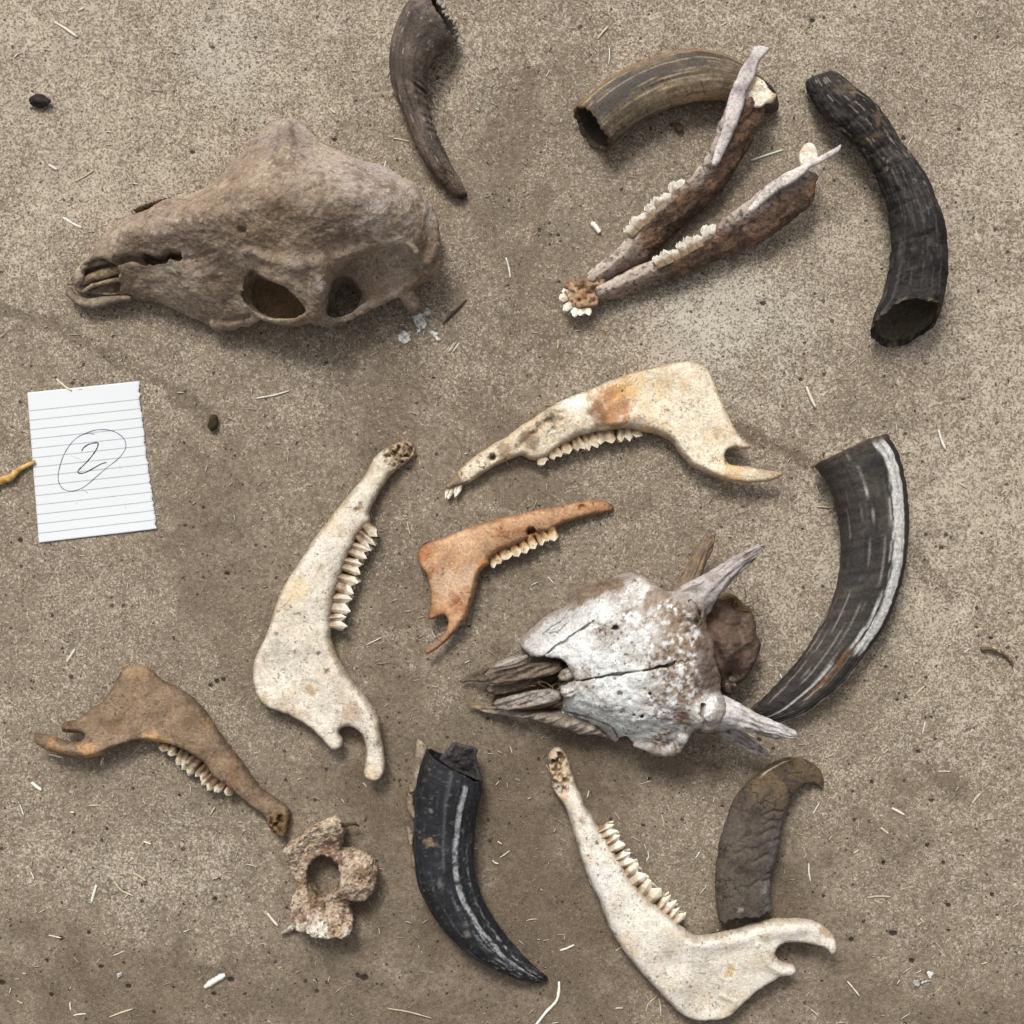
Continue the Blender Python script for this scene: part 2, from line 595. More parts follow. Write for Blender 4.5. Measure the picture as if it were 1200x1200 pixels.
# ---- implicit solids on a voxel grid
class Vol:
    def __init__(self, lo, hi, h):
        self.lo, self.h = np.array(lo, float), h
        self.n = np.ceil((np.array(hi, float) - self.lo) / h).astype(int) + 1
        ax = [self.lo[k] + h * np.arange(self.n[k]) for k in range(3)]
        self.X = ax[0].astype(np.float32)[:, None, None]
        self.Y = ax[1].astype(np.float32)[None, :, None]
        self.Z = ax[2].astype(np.float32)[None, None, :]
        g = np.stack(np.meshgrid(ax[0], ax[1], indexing='ij'), -1)
        self.P2 = g.reshape(-1, 2)
        self.sh2 = g.shape[:2]
        self.f = np.full(self.n, 1e3, np.float32)

    def plan(self, v):
        return np.asarray(v, np.float32).reshape(self.sh2)[:, :, None]

    def polysd(self, poly):
        return self.plan(poly_sd(self.P2, poly))

    def ell(self, c, r, rz=0.0):
        x, y, z = self.X - c[0], self.Y - c[1], self.Z - c[2]
        if rz:
            cs, sn = math.cos(rz), math.sin(rz)
            x, y = x * cs + y * sn, -x * sn + y * cs
        k0 = np.sqrt((x / r[0]) ** 2 + (y / r[1]) ** 2 + (z / r[2]) ** 2)
        k1 = np.sqrt((x / r[0] ** 2) ** 2 + (y / r[1] ** 2) ** 2 + (z / r[2] ** 2) ** 2)
        return k0 * (k0 - 1) / np.maximum(k1, 1e-6)

    def cap(self, a, b, ra, rb):
        a, b = np.array(a, float), np.array(b, float)
        ab = b - a
        t = np.clip(((self.X - a[0]) * ab[0] + (self.Y - a[1]) * ab[1] + (self.Z - a[2]) * ab[2]) / max((ab ** 2).sum(), 1e-9), 0, 1)
        dx, dy, dz = self.X - a[0] - t * ab[0], self.Y - a[1] - t * ab[1], self.Z - a[2] - t * ab[2]
        return np.sqrt(dx * dx + dy * dy + dz * dz) - (ra + t * (rb - ra))

    def chain(self, pts, r):
        out = None
        for i in range(len(pts) - 1):
            ra = r[i] if np.ndim(r) else r
            rb = r[i + 1] if np.ndim(r) else r
            d = self.cap(pts[i], pts[i + 1], ra, rb)
            out = d if out is None else np.minimum(out, d)
        return out

    def add(self, d, k=6.0):
        h = np.clip(.5 + .5 * (self.f - d) / k, 0, 1)
        self.f = (self.f * (1 - h) + d * h - k * h * (1 - h)).astype(np.float32)

    def cut(self, d, k=3.0):
        self.f = smax(self.f, -d, k).astype(np.float32)

    def mesh(self):
        f = self.f
        f[0], f[-1], f[:, 0], f[:, -1], f[:, :, 0], f[:, :, -1] = 5, 5, 5, 5, 5, 5
        neg = f < 0
        nx, ny, nz = f.shape
        cs = (nx - 1, ny - 1, nz - 1)
        cnt = np.zeros(cs, np.int8)
        for dx in (0, 1):
            for dy in (0, 1):
                for dz in (0, 1):
                    cnt += neg[dx:nx - 1 + dx, dy:ny - 1 + dy, dz:nz - 1 + dz]
        act = (cnt > 0) & (cnt < 8)
        ids = np.full(cs, -1, np.int64)
        I = np.argwhere(act)
        ids[act] = np.arange(len(I))
        acc = np.zeros((len(I), 3))
        num = np.zeros(len(I))
        for axis in range(3):
            o1, o2 = [k for k in range(3) if k != axis]
            for u in (0, 1):
                for v in (0, 1):
                    p = I.copy()
                    p[:, o1] += u
                    p[:, o2] += v
                    q = p.copy()
                    q[:, axis] += 1
                    fa = f[p[:, 0], p[:, 1], p[:, 2]]
                    fb = f[q[:, 0], q[:, 1], q[:, 2]]
                    m = (fa < 0) != (fb < 0)
                    t = fa[m] / (fa[m] - fb[m])
                    pt = p[m].astype(float)
                    pt[:, axis] += t
                    acc[m] += pt
                    num[m] += 1
        V = self.lo + self.h * acc / num[:, None]
        Fs = []
        for axis in range(3):
            o1, o2 = (axis + 1) % 3, (axis + 2) % 3
            sl0, sl1 = [slice(None)] * 3, [slice(None)] * 3
            sl0[axis], sl1[axis] = slice(0, -1), slice(1, None)
            ch = neg[tuple(sl0)] != neg[tuple(sl1)]
            E = np.argwhere(ch)
            E = E[(E[:, o1] > 0) & (E[:, o2] > 0) & (E[:, o1] < f.shape[o1] - 1) & (E[:, o2] < f.shape[o2] - 1)]
            flip = neg[E[:, 0], E[:, 1], E[:, 2]]
            qs = []
            for a, b in ((1, 1), (0, 1), (0, 0), (1, 0)):
                p = E.copy()
                p[:, o1] -= a
                p[:, o2] -= b
                qs.append(ids[p[:, 0], p[:, 1], p[:, 2]])
            Q = np.stack(qs, 1)
            Q[~flip] = Q[~flip][:, ::-1]
            Fs.append(Q)
        return V, np.vstack(Fs)


def smax(a, b, k):
    h = np.clip(.5 + .5 * (a - b) / k, 0, 1)
    return b * (1 - h) + a * h + k * h * (1 - h)


# ---- teeth
def tooth(th, parent, base, along, out, w, L, T, lobes, zc, colr, seed, tipcol=None, mat=None, zt=0.0, peak=.3):
    """base: plan point on the gum; along/out: unit vectors in plan; zt tilts the crown up.
    A ribbed column that flares to a crown of sharp cusps, hollow between them."""
    nr, rows = 32, 8
    rs = np.random.default_rng(seed)
    cus = lobes + 1 if lobes == 1 else lobes * 2 - (1 if lobes > 2 else 0)
    ang = np.linspace(0, 2 * np.pi, nr, endpoint=False) + .001
    ca, sa = np.cos(ang), np.sin(ang)
    ex = .42
    bx, bz = np.sign(ca) * np.abs(ca) ** ex, np.sign(sa) * np.abs(sa) ** ex
    tt = bx * .5 + .5
    if w > 13 and lobes == 1:
        lobes = 2
    rib = np.abs(np.sin(tt * np.pi * lobes))
    ph = rs.uniform(-.12, .12)
    saw = np.abs(((tt * lobes + ph + (sa < 0) * .18) % 1.0) - .5) * 2          # 1 at lobe edge, 0 at cusp
    skew = rs.uniform(-.18, .18)
    wid = rs.uniform(.88, 1.1)
    L = L * rs.uniform(.86, 1.08)
    V = []
    for j in range(rows):
        v = j / (rows - 1)
        wj = w * wid * (.50 + .09 * v)
        Tj = T * (1.0 - .25 * v)
        aa = bx * wj + skew * L * v * .5
        zz = bz * Tj * (.45 + .55 * rib ** .7)
        bb = -5 + (L * 1.12 + 5) * v - saw ** .8 * L * peak * 1.35 * v ** 1.5
        V.append(np.stack([aa, bb, zz], 1))
    rim = V[-1].copy()
    inn = rim.copy()
    inn[:, 0] = (rim[:, 0] - skew * L * .5) * .72 + skew * L * .5
    inn[:, 2] *= .45
    inn[:, 1] -= L * .10
    V.append(inn)
    V.append(np.array([[skew * L * .4, L * (.8 - peak * .8), 0]]))
    V = np.vstack(V)
    rows += 1
    rot = rs.uniform(-.14, .14)
    a2 = V[:, 0] * math.cos(rot) - V[:, 1] * math.sin(rot)
    b2 = V[:, 0] * math.sin(rot) + V[:, 1] * math.cos(rot)
    X = base[0] + along[0] * a2 + out[0] * b2
    Y = base[1] + along[1] * a2 + out[1] * b2
    Zc = zc + V[:, 2] + zt * V[:, 1] + rs.uniform(-1.2, 1.2)
    j = np.arange(nr)
    F = [np.stack([r * nr + j, r * nr + (j + 1) % nr, (r + 1) * nr + (j + 1) % nr, (r + 1) * nr + j], 1) for r in range(rows - 1)]
    Ft = np.stack([(rows - 1) * nr + j, (rows - 1) * nr + (j + 1) % nr, np.full(nr, rows * nr)], 1)
    Pw = np.c_[X, Y, Zc]
    v = np.clip((V[:, 1]) / L, 0, 1)
    c = np.tile(colr, (len(Pw), 1))
    ribv = np.r_[np.tile(rib, rows), 1.0]
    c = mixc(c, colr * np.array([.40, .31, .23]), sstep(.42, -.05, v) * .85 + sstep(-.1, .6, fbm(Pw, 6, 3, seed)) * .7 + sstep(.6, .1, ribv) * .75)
    if tipcol is not None:
        c = mixc(c, tipcol, sstep(.45, .85, np.repeat(np.linspace(0, 1, rows), nr).tolist() + [0] + .25 * fbm(Pw, 4, 2, seed)))
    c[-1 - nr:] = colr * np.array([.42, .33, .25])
    return mk('tooth', th.loc(Pw), [np.vstack(F), Ft], c, mat or M_TOOTH, parent, smooth=False)


def tooth_row(th, parent, gum, spec, L, T, zc, colr, side=1, seed=0, tipcol=None, zt=0.0, peak=.3, sink=0.0):
    """spec: list of (fraction start, fraction end, lobes, length factor) along the gum line"""
    g = catmull(gum, 80)
    s = np.r_[0, np.cumsum(np.linalg.norm(np.diff(g, axis=0), axis=1))]
    for i, (f0, f1, lob, lf) in enumerate(spec):
        m = (f0 + f1) / 2 * s[-1]
        p = np.array([np.interp(m, s, g[:, 0]), np.interp(m, s, g[:, 1])])
        p0 = np.array([np.interp(f0 * s[-1], s, g[:, k]) for k in (0, 1)])
        p1 = np.array([np.interp(f1 * s[-1], s, g[:, k]) for k in (0, 1)])
        al = (p1 - p0) / max(np.linalg.norm(p1 - p0), 1e-6)
        out = np.array([-al[1], al[0]]) * side
        tooth(th, parent, p - out * sink, al, out, np.linalg.norm(p1 - p0), L * lf, T, lob, zc if np.isscalar(zc) else np.interp((f0 + f1) / 2, [0, 1], zc), colr, seed * 31 + i, tipcol, None, zt, peak)


def spots(c, V, lst):
    """stains: (x, y, radius, colour, strength) with ragged edges"""
    for i, (x, y, r, colr, st) in enumerate(lst):
        d = np.hypot(V[:, 0] - x, V[:, 1] - y) + fbm(V, max(r * .6, 4), 5, i + 3, .7) * r * .75
        c = mixc(c, colr, sstep(r, r * .35, d) * st)
    return c


def flecks(c, V, colr, size, thr, st, seed):
    return mixc(c, colr, sstep(thr, thr + .18, fbm(V, size, 2, seed)) * st)


def boneskin(base, tint, dark, seed, lst=(), tip=None, fleck=.5, tintamt=.9, mott=28):
    base, tint, dark = np.array(base), np.array(tint), np.array(dark)

    def f(V, d):
        c = np.tile(base, (len(V), 1))
        c = mixc(c, tint, sstep(-.15, .75, fbm(V, mott, 4, seed)) * tintamt)
        c = mixc(c, base * 1.12, sstep(.1, .8, fbm(V, mott * .7, 3, seed + 5)) * .6)
        c = mixc(c, dark, sstep(.45, .95, fbm(V, 11, 4, seed + 9)) * fleck)
        c = mixc(c, base * .80, sstep(.05, .6, fbm(V, 7, 3, seed + 13)) * .55)
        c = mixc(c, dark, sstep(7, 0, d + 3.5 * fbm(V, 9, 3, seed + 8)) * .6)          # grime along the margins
        cr = np.abs(fbm(V * np.array([1, 1, .3]), 34, 3, seed + 17))
        c = mixc(c, dark * .8, sstep(.022, .0, cr) * sstep(.0, .4, fbm(V, 40, 2, seed + 19)) * .8)
        c = flecks(c, V, dark * .6, 3.2, .78, fleck * .9, seed + 2)
        sc1 = np.abs(fbm(V * np.array([.5, 1.1, .3]), 20, 4, seed + 23, .65))
        c = mixc(c, dark, sstep(.05, .0, sc1) * sstep(.1, .55, fbm(V, 55, 3, seed + 29)) * .55)
        c = mixc(c, tint * .82, sstep(.2, .75, fbm(V, 20, 5, seed + 43, .7)) * .6)
        c = mixc(c, dark * .7, sstep(.62, .75, fbm(V, 5, 3, seed + 47, .7)) * sstep(-.1, .5, fbm(V, 50, 2, seed + 53)) * .8)
        c = spots(c, V, lst)
        if tip is not None:
            x, y, r, tc = tip
            dd = np.hypot(V[:, 0] - x, V[:, 1] - y) + fbm(V, 6, 3, seed) * 6
            k = sstep(r, r * .55, dd)
            c = mixc(c, tc, k * .75)
            c = mixc(c, np.array(tc) * .25, k * sstep(.05, .3, fbm(V, 5, 2, seed + 4)) * .85)
        return c
    return f


def ridge(x, y, pts, wdt, amp):
    d = line_dist(np.c_[x, y], pts)
    return amp * np.exp(-(d / wdt) ** 2)


def pit(x, y, cx, cy, r, depth):
    return -depth * sstep(r * 1.15, r * .7, np.hypot(x - cx, y - cy))


def cells(x, y, cx, cy, r, depth, seed):
    """porous broken end: many little sockets"""
    k = sstep(r, r * .6, np.hypot(x - cx, y - cy))
    n = fbm(np.c_[x, y], 5, 2, seed)
    return -depth * k * sstep(.0, .35, n)



# ------------------------------------------------------------------ the concrete floor
def build_floor():
    dense = np.arange(-70, 1271, 2.5)
    far = np.array([12, 30, 70, 150, 300, 600, 1200.])
    ax = np.r_[(dense[0] - far)[::-1], dense, dense[-1] + far]
    n = len(ax)
    PX, PY = np.meshgrid(ax, ax, indexing='ij')
    P = np.c_[PX.ravel(), PY.ravel()]
    # how far the pale gritty surface is worn free of the brown film, plus painted light falloff at the bottom
    ctrl = [(60, 40, .82), (250, 60, .92), (420, 60, .80), (60, 230, .85), (130, 150, .80), (250, 130, .85), (30, 420, .62), (130, 400, .62), (250, 440, .62), (360, 430, .62), (560, 60, .68), (640, 40, .62),
            (600, 150, .55), (560, 250, .50), (640, 300, .42), (700, 220, .45), (740, 30, .66), (860, 20, .74), (960, 50, .78), (1150, 60, .82), (1160, 250, .84), (960, 250, .70), (840, 240, .5), (850, 365, .98), (800, 400, .95), (900, 440, .72),
            (1000, 450, .70), (1130, 450, .82), (1150, 600, .86), (1120, 720, .80), (1150, 850, .74), (930, 640, .86), (900, 580, .70), (760, 600, .50), (700, 660, .42), (640, 720, .40), (560, 560, .45), (480, 450, .48), (420, 520, .42), (500, 620, .45),
            (250, 560, .45), (240, 700, .38), (200, 650, .42), (120, 700, .55), (60, 760, .55), (30, 900, .50), (130, 930, .50), (60, 1010, .66), (160, 1040, .68), (260, 1040, .55), (230, 900, .48), (70, 1110, .26), (200, 1120, .28), (300, 1130, .30), (150, 1180, .25), (380, 1160, .22), (430, 960, .25),
            (500, 1180, .14), (600, 930, .16), (620, 1060, .12), (650, 1180, .16), (700, 900, .2), (780, 960, .42), (830, 960, .5), (920, 1040, .12), (940, 990, .25), (1040, 960, .42), (1020, 1060, .50), (1120, 1000, .58), (1170, 1080, .56), (1090, 1120, .44), (1000, 1170, .24), (1130, 1185, .22), (960, 900, .6), (1060, 850, .70), (560, 820, .35), (480, 800, .38), (450, 700, .42)]
    worn = np.empty(len(P))
    for s in range(0, len(P), 40000):
        worn[s:s + 40000] = idw(P[s:s + 40000], ctrl, 3.0)[:, 0]
    worn += fbm(P, 90, 5, 1) * .16 + fbm(P, 26, 4, 2) * .12
    brown = np.zeros(len(P))  # brown dirt film, with dimmer light toward the bottom painted into the same mask
    for i, (pts, wd, st) in enumerate([
            ([(-60, 350), (20, 366), (75, 388), (150, 428), (205, 460), (245, 490)], 13, .55),
            ([(868, 500), (905, 520), (960, 547)], 14, .8),
            ([(1066, 640), (1085, 668), (1115, 700)], 11, .55),
            ([(640, 230), (632, 270), (612, 330), (600, 380)], 13, .5),
            ([(700, 20), (660, 130), (650, 190)], 22, .25),
            ([(900, 1010), (935, 1040), (900, 1075)], 34, .75),
            ([(1060, 915), (1100, 915), (1118, 920)], 20, .5),
            ([(1010, 960), (1035, 980)], 22, .35),
            ([(600, 905), (700, 900), (830, 905)], 26, .5),
            ([(560, 480), (640, 590), (600, 660)], 50, .45), ([(600, 120), (590, 260), (640, 400)], 55, .42), ([(460, 420), (440, 560), (480, 700)], 50, .42), ([(240, 560), (230, 680), (330, 800)], 55, .38), ([(470, 800), (440, 900), (560, 860)], 60, .5), ([(700, 930), (740, 1000), (700, 1080)], 40, .3),
            ([(740, 600), (760, 590)], 20, .35),
            ([(530, 340), (560, 400), (590, 450)], 30, .25),
            ([(215, 640), (250, 720), (300, 690)], 22, .28),
            ([(470, 1000), (560, 1120), (650, 1100)], 70, .35),
            ([(-20, 1150), (200, 1165), (420, 1180), (700, 1200)], 60, .55), ([(980, 1170), (1100, 1190), (1220, 1195)], 40, .5),  # bottom bands: dirt and the weaker light there, both as colour
            ([(-30, 500), (15, 520), (30, 560)], 20, .3)]):
        d = line_dist(P, pts) + fbm(P, 24, 4, 20 + i) * wd * .6
        brown = np.maximum(brown, sstep(wd, wd * .3, d) * st)
    worn = .20 + .72 * worn
    brown = np.maximum(brown, sstep(.46, .26, worn + fbm(P, 60, 4, 8) * .08) * .85)
    worn = np.clip(worn - brown * .28, 0.02, 1)
    grey = np.clip(sstep(110, 30, np.hypot((P[:, 0] - 850) * .8, P[:, 1] - 375) + fbm(P, 40, 3, 5) * 40) + .7 * sstep(90, 20, np.hypot(P[:, 0] - 265, P[:, 1] - 60)) + .35 * sstep(170, 40, np.hypot(P[:, 0] - 170, P[:, 1] - 1030)), 0, 1)
    # relief: gentle unevenness and pitting
    z = fbm(P, 220, 4, 3) * 1.0 + fbm(P, 16, 3, 4) * .22
    pits = [(419 / 3.43 + 900, 228 / 3.43 + 850, 3.2), (1092, 938, 3), (1036, 1012, 3.4), (1163, 1049, 3.2), (1069, 1126, 4), (1112, 1061, 3), (998, 1101, 4), (1047, 1094, 4.5), (1106, 1011, 3.4), (1087, 991, 3.2), (150, 1156, 4), (71, 1100, 3.6), (2, 1152, 4), (104, 1093, 3), (270, 1148, 4), (60, 1166, 3), (250, 1165, 3.4), (118, 1133, 3), (210, 932, 2.6), (894, 355, 3.5), (266, 672, 3), (427, 1146, 5), (419, 1143, 4), (125, 972, 3), (508, 443, 2.5), (1104, 642, 3), (1162, 748, 2.6), (1145, 735, 2.6), (1147, 746, 2.2), (1183, 446, 2.5), (1168, 451, 2.2), (254, 798, 4), (262, 796, 3.5), (247, 803, 3.5), (228, 57, 2)]
    r2 = np.random.default_rng(3)
    for _ in range(170):
        x, y = r2.uniform(0, 1200, 2)
        wt = .25 + .75 * (y > 1040) + .4 * (x > 1000)
        if r2.random() < wt:
            pits.append((x, y, r2.uniform(1.6, 3.2)))
    pit_m = np.zeros(len(P))
    for (x, y, r) in pits:
        k = np.where((np.abs(P[:, 0] - x) < 12) & (np.abs(P[:, 1] - y) < 12))[0]
        e = r2.uniform(.6, 1.0)
        d = np.hypot((P[k, 0] - x) * e, P[k, 1] - y)
        pit_m[k] = np.maximum(pit_m[k], sstep(r * 1.2, r * .3, d))
    z -= pit_m * 2.6
    V = np.c_[(P[:, 0] - 600) * S, -(P[:, 1] - 600) * S, z * S]
    V[:, 2] -= 0.8 * S
    i = np.arange(n - 1)[:, None] * n + np.arange(n - 1)[None]
    F = np.stack([i, i + n, i + n + 1, i + 1], -1).reshape(-1, 4)[:, ::-1]
    # material
    m = bpy.data.materials.new('worn concrete')
    m.use_nodes = True
    t = m.node_tree
    N, Lk = t.nodes, t.links
    bs = N['Principled BSDF']
    bs.inputs['Specular IOR Level'].default_value = .15
    bs.inputs['Roughness'].default_value = .9
    at = N.new('ShaderNodeAttribute')
    at.attribute_name = 'Col'
    sep = N.new('ShaderNodeSeparateColor')
    Lk.new(at.outputs['Color'], sep.inputs[0])
    tc = N.new('ShaderNodeTexCoord')

    def noise(sc, det=4, ro=.6, dist=0.0):
        q = N.new('ShaderNodeTexNoise')
        q.inputs['Scale'].default_value = sc
        q.inputs['Detail'].default_value = det
        q.inputs['Roughness'].default_value = ro
        q.inputs['Distortion'].default_value = dist
        Lk.new(tc.outputs['Object'], q.inputs['Vector'])
        return q.outputs['Fac']

    def math_(op, a, b=None, c=None):
        q = N.new('ShaderNodeMath')
        q.operation = op
        for k, v in enumerate((a, b, c)):
            if v is None:
                continue
            if isinstance(v, (int, float)):
                q.inputs[k].default_value = v
            else:
                Lk.new(v, q.inputs[k])
        return q.outputs[0]

    def ramp(v, lo, hi, a=0.0, b=1.0):
        q = N.new('ShaderNodeMapRange')
        q.interpolation_type = 'SMOOTHSTEP'
        Lk.new(v, q.inputs['Value'])
        for nm, x in (('From Min', lo), ('From Max', hi), ('To Min', a), ('To Max', b)):
            if isinstance(x, (int, float)):
                q.inputs[nm].default_value = x
            else:
                Lk.new(x, q.inputs[nm])
        return q.outputs['Result']

    def mix(f, a, b):
        q = N.new('ShaderNodeMix')
        q.data_type = 'RGBA'
        for nm, x in (('Factor', f), ('A', a), ('B', b)):
            if isinstance(x, (int, float)):
                q.inputs[nm].default_value = x
            elif isinstance(x, (tuple, list, np.ndarray)):
                q.inputs[nm].default_value = (*x[:3], 1)
            else:
                Lk.new(x, q.inputs[nm])
        return q.outputs['Result']
    wornShadeA, brownShadeA, greyA = sep.outputs[0], sep.outputs[1], sep.outputs[2]
    film = mix(ramp(noise(240, 4, .78), .36, .64), rgb(111, 98, 84), rgb(141, 128, 111))
    film = mix(math_('MULTIPLY', brownShadeA, .75), film, rgb(91, 77, 63))
    grit = noise(560, 3, .62, .6)
    thr = math_('SUBTRACT', .715, math_('MULTIPLY', wornShadeA, .36))
    sp = ramp(math_('ADD', grit, math_('MULTIPLY', math_('SUBTRACT', noise(190, 2.5, .7), .5), .35)), thr, math_('ADD', thr, .15))
    pale = mix(ramp(noise(130, 2), .3, .7), rgb(181, 169, 151), rgb(203, 191, 173))
    pale = mix(math_('MULTIPLY', greyA, .8), pale, rgb(200, 194, 180))
    base = mix(math_('MULTIPLY', sp, ramp(wornShadeA, 0, .9, .5, .8)), film, pale)
    base = mix(ramp(noise(900, 2), .55, .75, 0, .35), base, rgb(205, 196, 178))
    # dark grains and small holes filled with dirt
    dk = ramp(math_('ADD', noise(620, 2, .5, .4), math_('MULTIPLY', math_('SUBTRACT', noise(70, 1.5), .5), .16)), .615, .665)
    base = mix(math_('MULTIPLY', dk, .55), base, rgb(62, 54, 46))
    pks = []
    big = noise(9, 2)
    for vs_, rad, dens in ((120, .16, .66), (210, .17, .60)):
        vo = N.new('ShaderNodeTexVoronoi')
        vo.inputs['Scale'].default_value = vs_
        wv = N.new('ShaderNodeVectorMath')
        wv.operation = 'ADD'
        nn_ = N.new('ShaderNodeTexNoise')
        nn_.inputs['Scale'].default_value = vs_ * 2.2
        Lk.new(tc.outputs['Object'], nn_.inputs['Vector'])
        sc_ = N.new('ShaderNodeVectorMath')
        sc_.operation = 'SCALE'
        sc_.inputs['Scale'].default_value = .35 / vs_
        Lk.new(nn_.outputs['Color'], sc_.inputs[0])
        Lk.new(tc.outputs['Object'], wv.inputs[0])
        Lk.new(sc_.outputs[0], wv.inputs[1])
        Lk.new(wv.outputs[0], vo.inputs['Vector'])
        sc = N.new('ShaderNodeSeparateColor')
        Lk.new(vo.outputs['Color'], sc.inputs[0])
        rr_ = math_('MULTIPLY', math_('ADD', sc.outputs[1], .35), rad)
        p_ = math_('MULTIPLY', math_('LESS_THAN', vo.outputs['Distance'], rr_), math_('GREATER_THAN', math_('ADD', sc.outputs[0], math_('MULTIPLY', math_('SUBTRACT', big, .5), .5)), dens + .1))
        pks.append(p_)
    pk = math_('MAXIMUM', pks[0], pks[1])
    base = mix(math_('MULTIPLY', pk, .8), base, rgb(50, 43, 37))
    pit_s = ramp(math_('ADD', at.outputs['Alpha'], math_('MULTIPLY', math_('SUBTRACT', noise(500, 2), .5), .5)), .40, .58)
    base = mix(math_('MULTIPLY', pit_s, .88), base, rgb(44, 38, 33))
    tone = ramp(noise(34, 4, .72), .25, .75, .84, 1.12)
    q = N.new('ShaderNodeMix')
    q.data_type = 'RGBA'
    q.blend_type = 'MULTIPLY'
    q.inputs['Factor'].default_value = 1
    Lk.new(base, q.inputs['A'])
    Lk.new(tone, q.inputs['B'])
    Lk.new(q.outputs['Result'], bs.inputs['Base Color'])
    hgt = math_('ADD', grit, math_('MULTIPLY', noise(620, 2, .5, .4), -.9))
    b = N.new('ShaderNodeBump')
    b.inputs['Strength'].default_value = .6
    b.inputs['Distance'].default_value = .0009
    Lk.new(hgt, b.inputs['Height'])
    Lk.new(b.outputs['Normal'], bs.inputs['Normal'])
    o = mk('floor', V, F, None, m)
    ca = o.data.color_attributes.new('Col', 'FLOAT_COLOR', 'POINT')
    ca.data.foreach_set('color', np.c_[worn, brown, grey, pit_m].astype(np.float32).ravel())
    if o.data.polygons[len(F) // 2].normal.z < 0:
        o.data.flip_normals()
    o['kind'] = 'structure'
    return o


build_floor()

# ------------------------------------------------------------------ jaw bones lying on their sides
IVORY = rgb(226, 216, 196)
TOOTH_C = rgb(222, 210, 186)

# cream jaw with ochre stain and its front teeth
z3 = Z(500, 400, 2.7907)
out = z3([(60, 468), (95, 430), (130, 395), (190, 350), (260, 308), (330, 260), (400, 215), (470, 180), (540, 152), (610, 122), (680, 100), (750, 82), (810, 68), (860, 62), (905, 75), (935, 105), (952, 145), (968, 190), (985, 230), (1005, 275), (1030, 315), (1062, 344),
          (1040, 353), (1005, 348), (985, 355), (976, 374), (985, 397), (1005, 406), (1050, 409), (1100, 418), (1150, 425), (1162, 437), (1130, 455), (1080, 460), (1020, 462), (960, 450), (900, 425), (860, 400), (835, 370), (815, 345), (790, 320), (750, 302), (700, 292), (660, 284), (600, 289), (540, 299), (490, 314), (440, 344), (400, 374), (365, 387), (335, 385), (305, 372), (265, 387), (215, 410), (170, 440), (130, 465), (100, 475), (70, 482)])
t = Thing('jaw_bone', 'cream jaw bone with ochre stain and a few front teeth, above the small orange jaw', 'jaw bone', 716, 495, 25, 'jaw bones on the floor')
ctr = np.array(list(map(tuple, z3([(90, 450), (200, 370), (330, 300), (330, 370), (480, 220), (560, 230), (650, 170), (640, 260), (760, 130), (860, 110), (800, 250), (900, 250), (940, 330), (1000, 320), (1000, 430), (1140, 438), (880, 400)]))))
ctrl = np.c_[ctr, [8, 10, 13, 12, 17, 19, 17, 16, 10, 9, 12, 8, 8, 6, 7, 4, 9], [11, 13, 16, 16, 19, 20, 20, 19, 20, 20, 20, 23, 25, 27, 27, 29, 24]]
ga = z3([(560, 190), (640, 200), (700, 250)])


def rel(x, y, d):
    r = ridge(x, y, z3([(620, 270), (700, 240), (800, 300), (880, 400), (960, 440)]), 9, 2.5)
    r += ridge(x, y, z3([(700, 130), (800, 170), (880, 250), (960, 340)]), 16, -2.2)
    r += pit(x, y, *z3([(215, 378)])[0], 4.5, 6)
    r += ridge(x, y, z3([(300, 350), (340, 310), (400, 260), (440, 240)]), 4, -1.8)
    r += ridge(x, y, z3([(540, 240), (600, 190), (660, 150)]), 5, -1.0)
    r += cells(x, y, *z3([(390, 270)])[0], 28, 1.6, 3)
    return r


skin = boneskin(rgb(226, 213, 190), rgb(208, 182, 142), rgb(142, 106, 72), 11, [
    (*z3([(610, 210)])[0], 30, rgb(172, 118, 70), .85), (*z3([(560, 235)])[0], 16, rgb(120, 76, 46), .7), (*z3([(650, 160)])[0], 16, rgb(205, 160, 100), .7), (*z3([(360, 290)])[0], 40, rgb(196, 176, 148), .8), (*z3([(340, 320)])[0], 18, rgb(110, 84, 62), .75), (*z3([(410, 250)])[0], 12, rgb(96, 76, 60), .7), (*z3([(250, 355)])[0], 12, rgb(120, 96, 72), .6), (*z3([(215, 378)])[0], 5, rgb(40, 30, 24), .9),
    (*z3([(480, 200)])[0], 16, rgb(236, 230, 220), .8), (*z3([(1000, 440)])[0], 20, rgb(222, 180, 120), .6), (*z3([(90, 455)])[0], 14, rgb(104, 82, 62), .8), (*z3([(720, 290)])[0], 12, rgb(206, 160, 104), .7)], None, .35)
jb = inflate(t, 'mandible', out, ctrl, skin, M_BONE, relief=rel, seed=3)
g = z3([(360, 380), (420, 350), (490, 316), (560, 298), (640, 285), (715, 288)])
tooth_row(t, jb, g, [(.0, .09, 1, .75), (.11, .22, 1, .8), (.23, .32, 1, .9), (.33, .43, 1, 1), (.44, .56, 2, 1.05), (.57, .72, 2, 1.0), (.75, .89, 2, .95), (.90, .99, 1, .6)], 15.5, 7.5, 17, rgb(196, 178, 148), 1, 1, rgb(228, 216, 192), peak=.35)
for i, (bx, by, ex, ey) in enumerate([(74, 478, 58, 512), (83, 476, 70, 520), (95, 474, 82, 514), (110, 468, 98, 502)]):
    b, e = z3([(bx, by)])[0], z3([(ex, ey)])[0]
    dv = (e - b)
    Ln = np.linalg.norm(dv)
    dv /= Ln
    tooth(t, jb, b, np.array([-dv[1], dv[0]]), dv, 5.2, Ln, 3.4, 1, 11 + i * .8, rgb(226, 218, 200), 70 + i, rgb(240, 234, 220), peak=.5)
t.settle()

